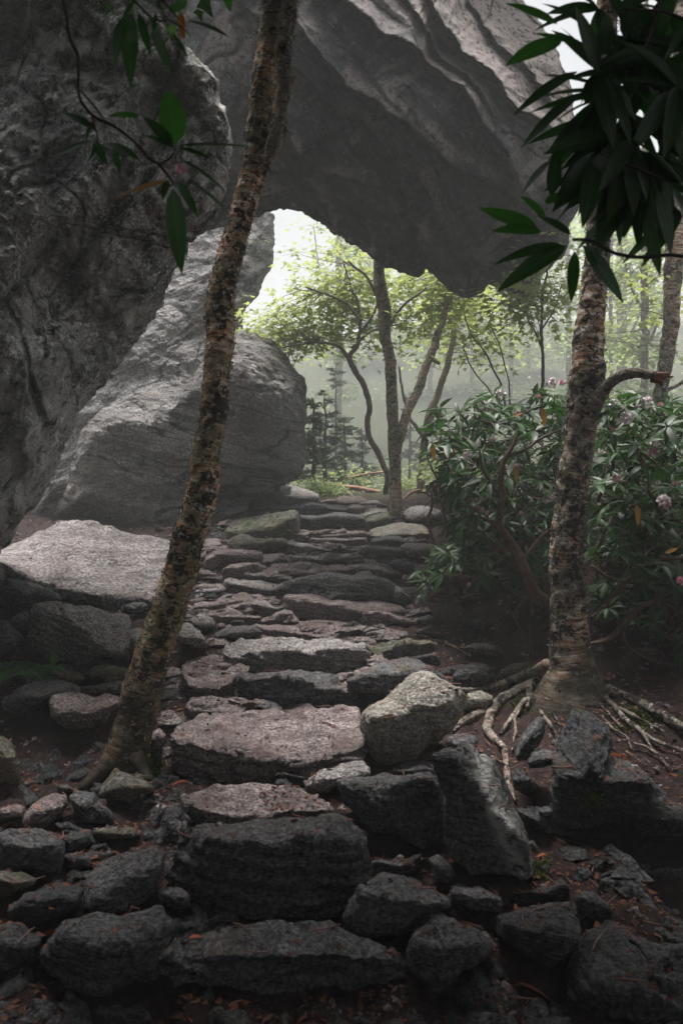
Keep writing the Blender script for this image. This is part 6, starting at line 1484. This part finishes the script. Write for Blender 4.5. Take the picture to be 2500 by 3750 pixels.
# ---------------------------------------------------------------- ferns, grass, moss, litter
def fern(label, x, y, seed, n=7, size=.28):
    rnd = np.random.RandomState(seed)
    b = surf(*TV(x, y))
    t = empty('fern', b, label, 'fern')
    for i in range(n):
        az = rnd.uniform(0, 6.28); h = np.array([math.cos(az), math.sin(az), 0]); L = size * rnd.uniform(.7, 1.15)
        u = np.linspace(0, 1, 22)
        c = b + h * (L * u * .95)[:, None] + np.array([0, 0, 1]) * (L * (.75 * u - .72 * u ** 2))[:, None]
        a = Acc(); tube(a, c, np.linspace(.003, .0008, 22), 4, cap=False)
        side = np.cross(h, [0, 0, 1.])
        pos, dd, ln = [], [], []
        for k in range(2, 22):
            w_ = L * .30 * math.sin(math.pi * min(1, .12 + .88 * (1 - u[k])) ** .9) * 1.0 + .006
            for s in (-1, 1):
                for q in range(4):       # leaflets along each pinna
                    f = (q + .5) / 4
                    pos.append(c[k] + s * side * w_ * f + h * w_ * .25 * f - np.array([0, 0, .1 * w_ * f])); dd.append(h + s * side * .6 + rnd.normal(size=3) * .1); ln.append(w_ * .45 * (1.25 - f))
        V, F = place(ML_LOW, np.array(pos), np.array(dd), np.tile([0, 0, 1.], (len(pos), 1)) + rnd.normal(size=(len(pos), 3)) * .35, np.array(ln), wsc=.5)
        a.add(V, None, F, c=np.repeat(rnd.rand(len(pos)), 6)); a.obj('frond', M['fern'], t, smooth=False)
fern('lush green fern at the left edge below the dark fronted boulder', 20, 1560, 1, 9, .42)
fern('small fern clump tucked under the dark fronted boulder', 92, 1540, 2, 7, .30)
b = surf(*TV(124, 1545)); t = empty('grass_tuft', b, 'arching blades of pale green grass beside the fern', 'grass')
rr = np.random.RandomState(8)
for k in range(16):
    az = rr.uniform(0, 6.28); L = rr.uniform(.12, .26); u = np.linspace(0, 1, 8)
    h = np.array([math.cos(az), math.sin(az), 0])
    c = b + h * (L * .45 * u ** 1.8)[:, None] + np.array([0, 0, 1]) * (L * (u - .35 * u ** 3))[:, None]
    s = np.cross(h, [0, 0, 1.]) * .0035
    V = np.vstack([c - s * (1 - u)[:, None], c + s * (1 - u)[:, None]]); i = np.arange(7)
    obj('blade', V, np.stack([i, i + 1, i + 9, i + 8], -1), M['fern'], t, col=np.full(16, .9))

def moss_patch(label, T, x, y, rx, ry, n, seed, ln=.018):
    rnd = np.random.RandomState(seed)
    pos = []; 
    for _ in range(n):
        v = rnd.normal(size=2) * .5
        px, py = T(x + v[0] * rx, y + v[1] * ry)
        pos.append(surf(px, py, .004))
    pos = np.array(pos); m_ = np.median(pos[:, 1]); pos = pos[np.abs(pos[:, 1] - m_) < .25]
    V, F = place(ML_LOW, pos, rnd.normal(size=pos.shape) + np.array([0, -.2, .8]), rnd.normal(size=pos.shape), ln * rnd.uniform(.5, 1.3, len(pos)))
    o = obj('moss', V, F, M['moss'], None, smooth=False, col=np.repeat(rnd.rand(len(pos)), 6))
    tag(o, label, 'moss', kind='stuff')
moss_patch('bright moss on the stone at the left birch foot', TV, 345, 1765, 24, 34, 700, 1)
moss_patch('moss cushion at the base of the right birch', TK, 1100, 440, 40, 20, 350, 2)
moss_patch('moss along the bank between the right roots', TK, 1350, 540, 90, 50, 700, 3)
moss_patch('moss between the left roots of the right birch', TK, 830, 470, 60, 50, 420, 4, .014)
moss_patch('moss sprinkled on the dark boulder face', TK, 1165, 905, 40, 50, 200, 5, .016)
moss_patch('moss beside the lowest quartz slab edge', TJ, 1370, 480, 50, 70, 160, 6, .013)

# gravel, twigs and leaf crumbs: too many to count
def scatter(n, region, rnd, zlift=0.0):
    """points on top of whatever lies below; region gives X, Y samples"""
    out_, nor = [], []
    while len(out_) < n:
        X, Y = region(rnd)
        z0 = float(ground_z(X, Y, False))
        h = GB.ray_cast(Vector((X, Y, z0 + .9)), Vector((0, 0, -1)))
        if h[0] is None: continue
        if h[1].z < .35 and rnd.rand() < .9: continue
        out_.append(np.array(h[0]) + [0, 0, zlift]); nor.append(np.array(h[1]))
    return np.array(out_), np.array(nor)
def reg_all(r):
    Y = 1.9 + 8.5 * r.rand() ** 1.5; return r.uniform(-.46, .46) * Y * 1.0, Y
def reg_gaps(r):
    while True:
        X, Y = reg_all(r)
        if fbm(np.array([[X * 1.5, Y * 1.5, 3.]]), 2)[0] > -.1: return X, Y

def pebble_acc(pos, size, rnd):
    th = np.linspace(0, 2 * math.pi, 7, endpoint=False)
    base = np.vstack([[(math.cos(t), math.sin(t), -.3) for t in th], [(.62 * math.cos(t + .4), .62 * math.sin(t + .4), .55) for t in th], [(0, 0, .8)]])
    i = np.arange(7); j = (i + 1) % 7
    T = np.vstack([np.stack([i, j, j + 7], -1), np.stack([i, j + 7, i + 7], -1), np.stack([i + 7, j + 7, np.full(7, 14)], -1)])
    n = len(pos)
    an = rnd.uniform(0, 6.28, n); sx = rnd.uniform(.7, 1.4, n); sy = rnd.uniform(.55, 1.0, n); sz = rnd.uniform(.3, .85, n)
    B = base[None] * (1 + .32 * rnd.normal(size=(n, 15, 1)) * .7)
    B = B * np.stack([sx, sy, sz], -1)[:, None, :]
    tl = rnd.normal(size=(n, 2)) * .3
    B[..., 2] += B[..., 0] * tl[:, None, 0] + B[..., 1] * tl[:, None, 1]
    c, s = np.cos(an)[:, None], np.sin(an)[:, None]
    X = B[..., 0] * c - B[..., 1] * s; Yv = B[..., 0] * s + B[..., 1] * c
    V = np.stack([X, Yv, B[..., 2]], -1) * size[:, None, None] + pos[:, None, :]
    return V.reshape(-1, 3), (T[None] + (np.arange(n) * 15)[:, None, None]).reshape(-1, 3)

rnd = np.random.RandomState(77)
# bigger loose fill, in the hollows between the placed stones
pos, nr = scatter(700, lambda r: next(q for q in iter(lambda: reg_all(r), None) if not (q[0] > .35 and q[1] > 3.2) and (q[1] < 4.2 or abs(q[0]) > .6 or r.rand() < .25)), rnd)
on_g = np.abs(pos[:, 2] - ground_z(pos[:, 0], pos[:, 1]) + .03) < .05
pos = pos[on_g]
V, F = pebble_acc(pos, (.02 + .07 * rnd.rand(len(pos)) ** 1.6), rnd)
# cut finer so that it can be roughened like stone
def refine(V, T):
    e = np.sort(np.vstack([T[:, [0, 1]], T[:, [1, 2]], T[:, [2, 0]]]), axis=1)
    u, inv = np.unique(e, axis=0, return_inverse=True); inv = inv.ravel()
    mid = (V[u[:, 0]] + V[u[:, 1]]) / 2; n = len(T); k = len(V)
    a_, b_, c_ = inv[:n] + k, inv[n:2 * n] + k, inv[2 * n:] + k
    return np.vstack([V, mid]), np.vstack([np.stack([T[:, 0], a_, c_], -1), np.stack([a_, T[:, 1], b_], -1), np.stack([c_, b_, T[:, 2]], -1), np.stack([a_, b_, c_], -1)])
V, F = refine(V, F); V, F = refine(V, F)
V = V + normals(V, F) * (.008 * fbm(V * 22, 3) + .004 * ridge(V * 40, 2))[:, None]
o = obj('rubble', V, F, M['rock_dark']); o['kind'] = 'stuff'
# flat broken plates packed between the treads
def reg_path(r):
    Y = r.uniform(4.2, 10.5); k = Y / FX / .6272
    return ((r.uniform(390, 960) if Y > 6 else r.uniform(380, 860)) - 784) * k, Y
pos, nr = scatter(520, reg_path, rnd)
pos = pos[np.abs(pos[:, 2] - ground_z(pos[:, 0], pos[:, 1]) + .03) < .07]
V, F = pebble_acc(pos + [0, 0, .0], .06 + .12 * rnd.rand(len(pos)) ** 1.5, rnd)
cz_ = np.repeat(pos[:, 2], 15); V[:, 2] = cz_ + (V[:, 2] - cz_) * .45
V, F = refine(V, F); V, F = refine(V, F)
V = V + normals(V, F) * (.010 * fbm(V * 16, 3) + .006 * ridge(V * 34, 2))[:, None]
o = obj('broken_plates', V, F, M['step']); o['kind'] = 'stuff'
pos, nr = scatter(5200, reg_gaps, rnd)
gz = np.abs(pos[:, 2] - ground_z(pos[:, 0], pos[:, 1]) + .03) < .06
pos = pos[gz | (rnd.rand(len(pos)) < .15)]
V, F = pebble_acc(pos, .004 + .020 * rnd.rand(len(pos)) ** 2.5, rnd)
o = obj('gravel', V, F, M['step'], smooth=False); o['kind'] = 'stuff'
# dense gravel patch left of the speckled tread
pos = np.array([surf(*TI(1200 + 160 * rnd.normal() * .7, 680 + 170 * rnd.normal() * .7)) for _ in range(300)])
V, F = pebble_acc(pos, .006 + .018 * rnd.rand(len(pos)) ** 2.2, rnd)
o = obj('gravel', V, F, M['rock']); o['kind'] = 'stuff'
# leaf crumbs
pos, nr = scatter(20000, reg_all, rnd, .004)
gz = np.abs(pos[:, 2] - ground_z(pos[:, 0], pos[:, 1]) + .03) < .08
pos = pos[gz | (rnd.rand(len(pos)) < .12)]
V, F = place(ML_LOW, pos, rnd.normal(size=pos.shape) * [1, 1, .2], rnd.normal(size=pos.shape) * .35 + [0, 0, 1], .012 + .034 * rnd.rand(len(pos)) ** 2, wsc=.6)
o = obj('leaf_litter', V, F, M['litter'], smooth=False, col=np.repeat(rnd.rand(len(pos)) ** 2, 6)); o['kind'] = 'stuff'
# bits of twig
a = Acc()
pos, nr = scatter(650, lambda r: (r.uniform(.25, 2.6), r.uniform(2.2, 6.5)) if r.rand() < .7 else reg_all(r), rnd, .006)
for p in pos:
    an = rnd.uniform(0, 3.14); L = rnd.uniform(.03, .14); v = np.array([math.cos(an), math.sin(an), rnd.uniform(-.15, .15)]) * L / 2
    m = p + rnd.normal(size=3) * .006
    tube(a, [p - v, m, p + v], [.0025, .0028, .0015], 4, cap=False)
o = a.obj('twig_litter', M['twig_red']); o['kind'] = 'stuff'
# the reddish and orange fallen leaves that stand out
ol = leaf_meshes(leaf_proto(4, .35, .7, .14, .7), ['oleaf'], n=3); dl_ = leaf_meshes(leaf_proto(4, .35, .7, .14, .7), ['dry'], n=2)
spots = [(TG, 190, 820, 'curled red leaf on the dirt left of the speckled tread', 'o', .10), (TG, 672, 793, 'orange leaf at the foot of the biggest slab', 'o', .05), (TG, 1060, 1015, 'brown leaf lying at the right end of the speckled tread', 'd', .08), (TG, 185, 355, 'orange leaf left of the flat pinkish stone', 'o', .06),
         (TG, 650, 325, 'tiny orange leaf by the triangular stone', 'o', .05), (TG, 90, 478, 'pinkish curled leaf beside the left birch', 'd', .07), (TG, 1205, 180, 'little orange leaf behind the jagged dark step', 'o', .04), (TE, 1295, 635, 'bright orange leaf near the dark triangular stone', 'o', .07), (TE, 1430, 1070, 'orange leaf beside the pale egg boulder', 'o', .09),
         (TE, 1425, 925, 'flat orange leaf on the dirt right of the mossy block', 'o', .07), (TE, 1550, 775, 'orange leaf at the end of the long stick', 'o', .07), (TK, 600, 245, 'reddish leaf by the low green tinged rock', 'o', .07), (TK, 700, 322, 'narrow orange leaf beside the hunched rock', 'o', .07), (TK, 1270, 715, 'long orange leaf on top of the huge dark boulder', 'o', .10),
         (TJ, 1350, 420, 'orange leaf low beside the quartz veined slab', 'o', .06), (TJ, 1370, 240, 'brown leaf right of the quartz veined slab', 'o', .07), (TJ, 1285, 1260, 'long upright brown leaf at the bottom right', 'd', .12), (TL, 105, 425, 'orange leaf in the dark lower left', 'o', .09), (TL, 450, 437, 'dull orange leaf on the lowest broad step', 'o', .05),
         (TI, 400, 335, 'orange leaf in the shade of the left birch', 'o', .06), (TI, 280, 605, 'orange leaf on the pale ribbed rock', 'o', .05), (TI, 40, 735, 'long golden leaf at the left edge near the green sprig', 'o', .11), (TI, 1310, 795, 'yellow curled leaf on the gravel', 'o', .06), (TI, 1055, 790, 'small amber leaf left of the gravel patch', 'o', .04),
         (TK, 175, 790, 'reddish brown leaf wedged behind the dark two faced boulder', 'd', .06), (TC, 703, 472, 'tiny orange leaf on the lichen spotted slab', 'o', .05)]
for k, (T, x, y, lab, kd, L) in enumerate(spots):
    rr = np.random.RandomState(900 + k)
    p = surf(*T(x, y), .012)
    me = (ol if kd == 'o' else dl_)[rr.randint(2)]
    an = rr.uniform(-.5, .5) + (math.pi if rr.rand() < .5 else 0)
    o = bpy.data.objects.new('fallen_leaf', me); COL.objects.link(o)
    o.location = tuple(float(v) for v in p + np.array([-math.cos(an) * L / 2, 0, .01])); o.rotation_euler = (rr.uniform(-.4, .4), rr.uniform(-.2, .1), an); o.scale = (L, L, L)
    tag(o, lab, 'leaf', 'bright fallen leaves')
for k, (lab, T, q, r_) in enumerate((('small red twig across the stones in the lower left', TI, [(405, 440), (450, 490), (480, 530), (500, 580)], 5), ('short twig lying left of the diamond shaped rock', TI, [(620, 480), (660, 465), (710, 452)], 4), ('brown twig standing against the biggest slab', TI, [(1190, 260), (1200, 300), (1215, 350)], 7),
        ('dark crooked twig on top of the biggest slab', TG, [(1075, 425), (1140, 430), (1170, 445), (1208, 462)], 4), ('pale root end right of the moss at the birch foot', TI, [(1060, 425), (1130, 435), (1210, 455)], 5), ('twig beside the slanting boulder pointing down', TI, [(1160, 1080), (1145, 1130), (1132, 1200)], 6),
        ('thin stick on the litter right of the long stick', TE, [(1400, 705), (1450, 688), (1505, 672)], 4), ('slender bare upright twig left of the right birch', TK, [(880, 255), (850, 190), (810, 110), (765, 20), (755, -40)], 4), ('second bare upright twig left of the right birch', TK, [(880, 255), (870, 180), (860, 110), (875, 40)], 3))):
    if 'upright twig' in lab:
        d = surf(*T(*q[0]))[1] - .05; pts = np.array([P(*T(x, y), d) for x, y in q])
    else: pts = np.array([surf(*T(x, y), .012) for x, y in q])
    s = (T(1, 0)[0] - T(0, 0)[0]) * pts[:, 1].mean() / FX
    a = Acc(); tube(a, pts, r_ * s * np.linspace(1, .5, len(pts)), 7, .02, wob=.004); tag(a.obj('twig', M['twig_red']), lab, 'twig')
HAZE_TOP = 26.0

# ================================================================ the mist
def haze():
    m = bpy.data.materials.new('mist'); m.use_nodes = True
    nt = m.node_tree; nt.nodes.clear()
    o = nt.nodes.new('ShaderNodeOutputMaterial'); v = nt.nodes.new('ShaderNodeVolumePrincipled')
    v.inputs['Color'].default_value = (.93, .96, .96, 1)
    v.inputs['Density'].default_value = HAZE_DENSITY
    v.inputs['Anisotropy'].default_value = .0
    nt.links.new(v.outputs[0], o.inputs['Volume'])
    x0, x1, y0, y1, z0, z1 = -92, 92, -27, 165, -4.5, HAZE_TOP
    V = np.array([(x, y, z) for x in (x0, x1) for y in (y0, y1) for z in (z0, z1)], float)
    Q = np.array([(0, 1, 3, 2), (4, 6, 7, 5), (0, 4, 5, 1), (2, 3, 7, 6), (0, 2, 6, 4), (1, 5, 7, 3)])
    ob = obj('haze', V, Q, m, smooth=False)
    ob['kind'] = 'stuff'
haze()
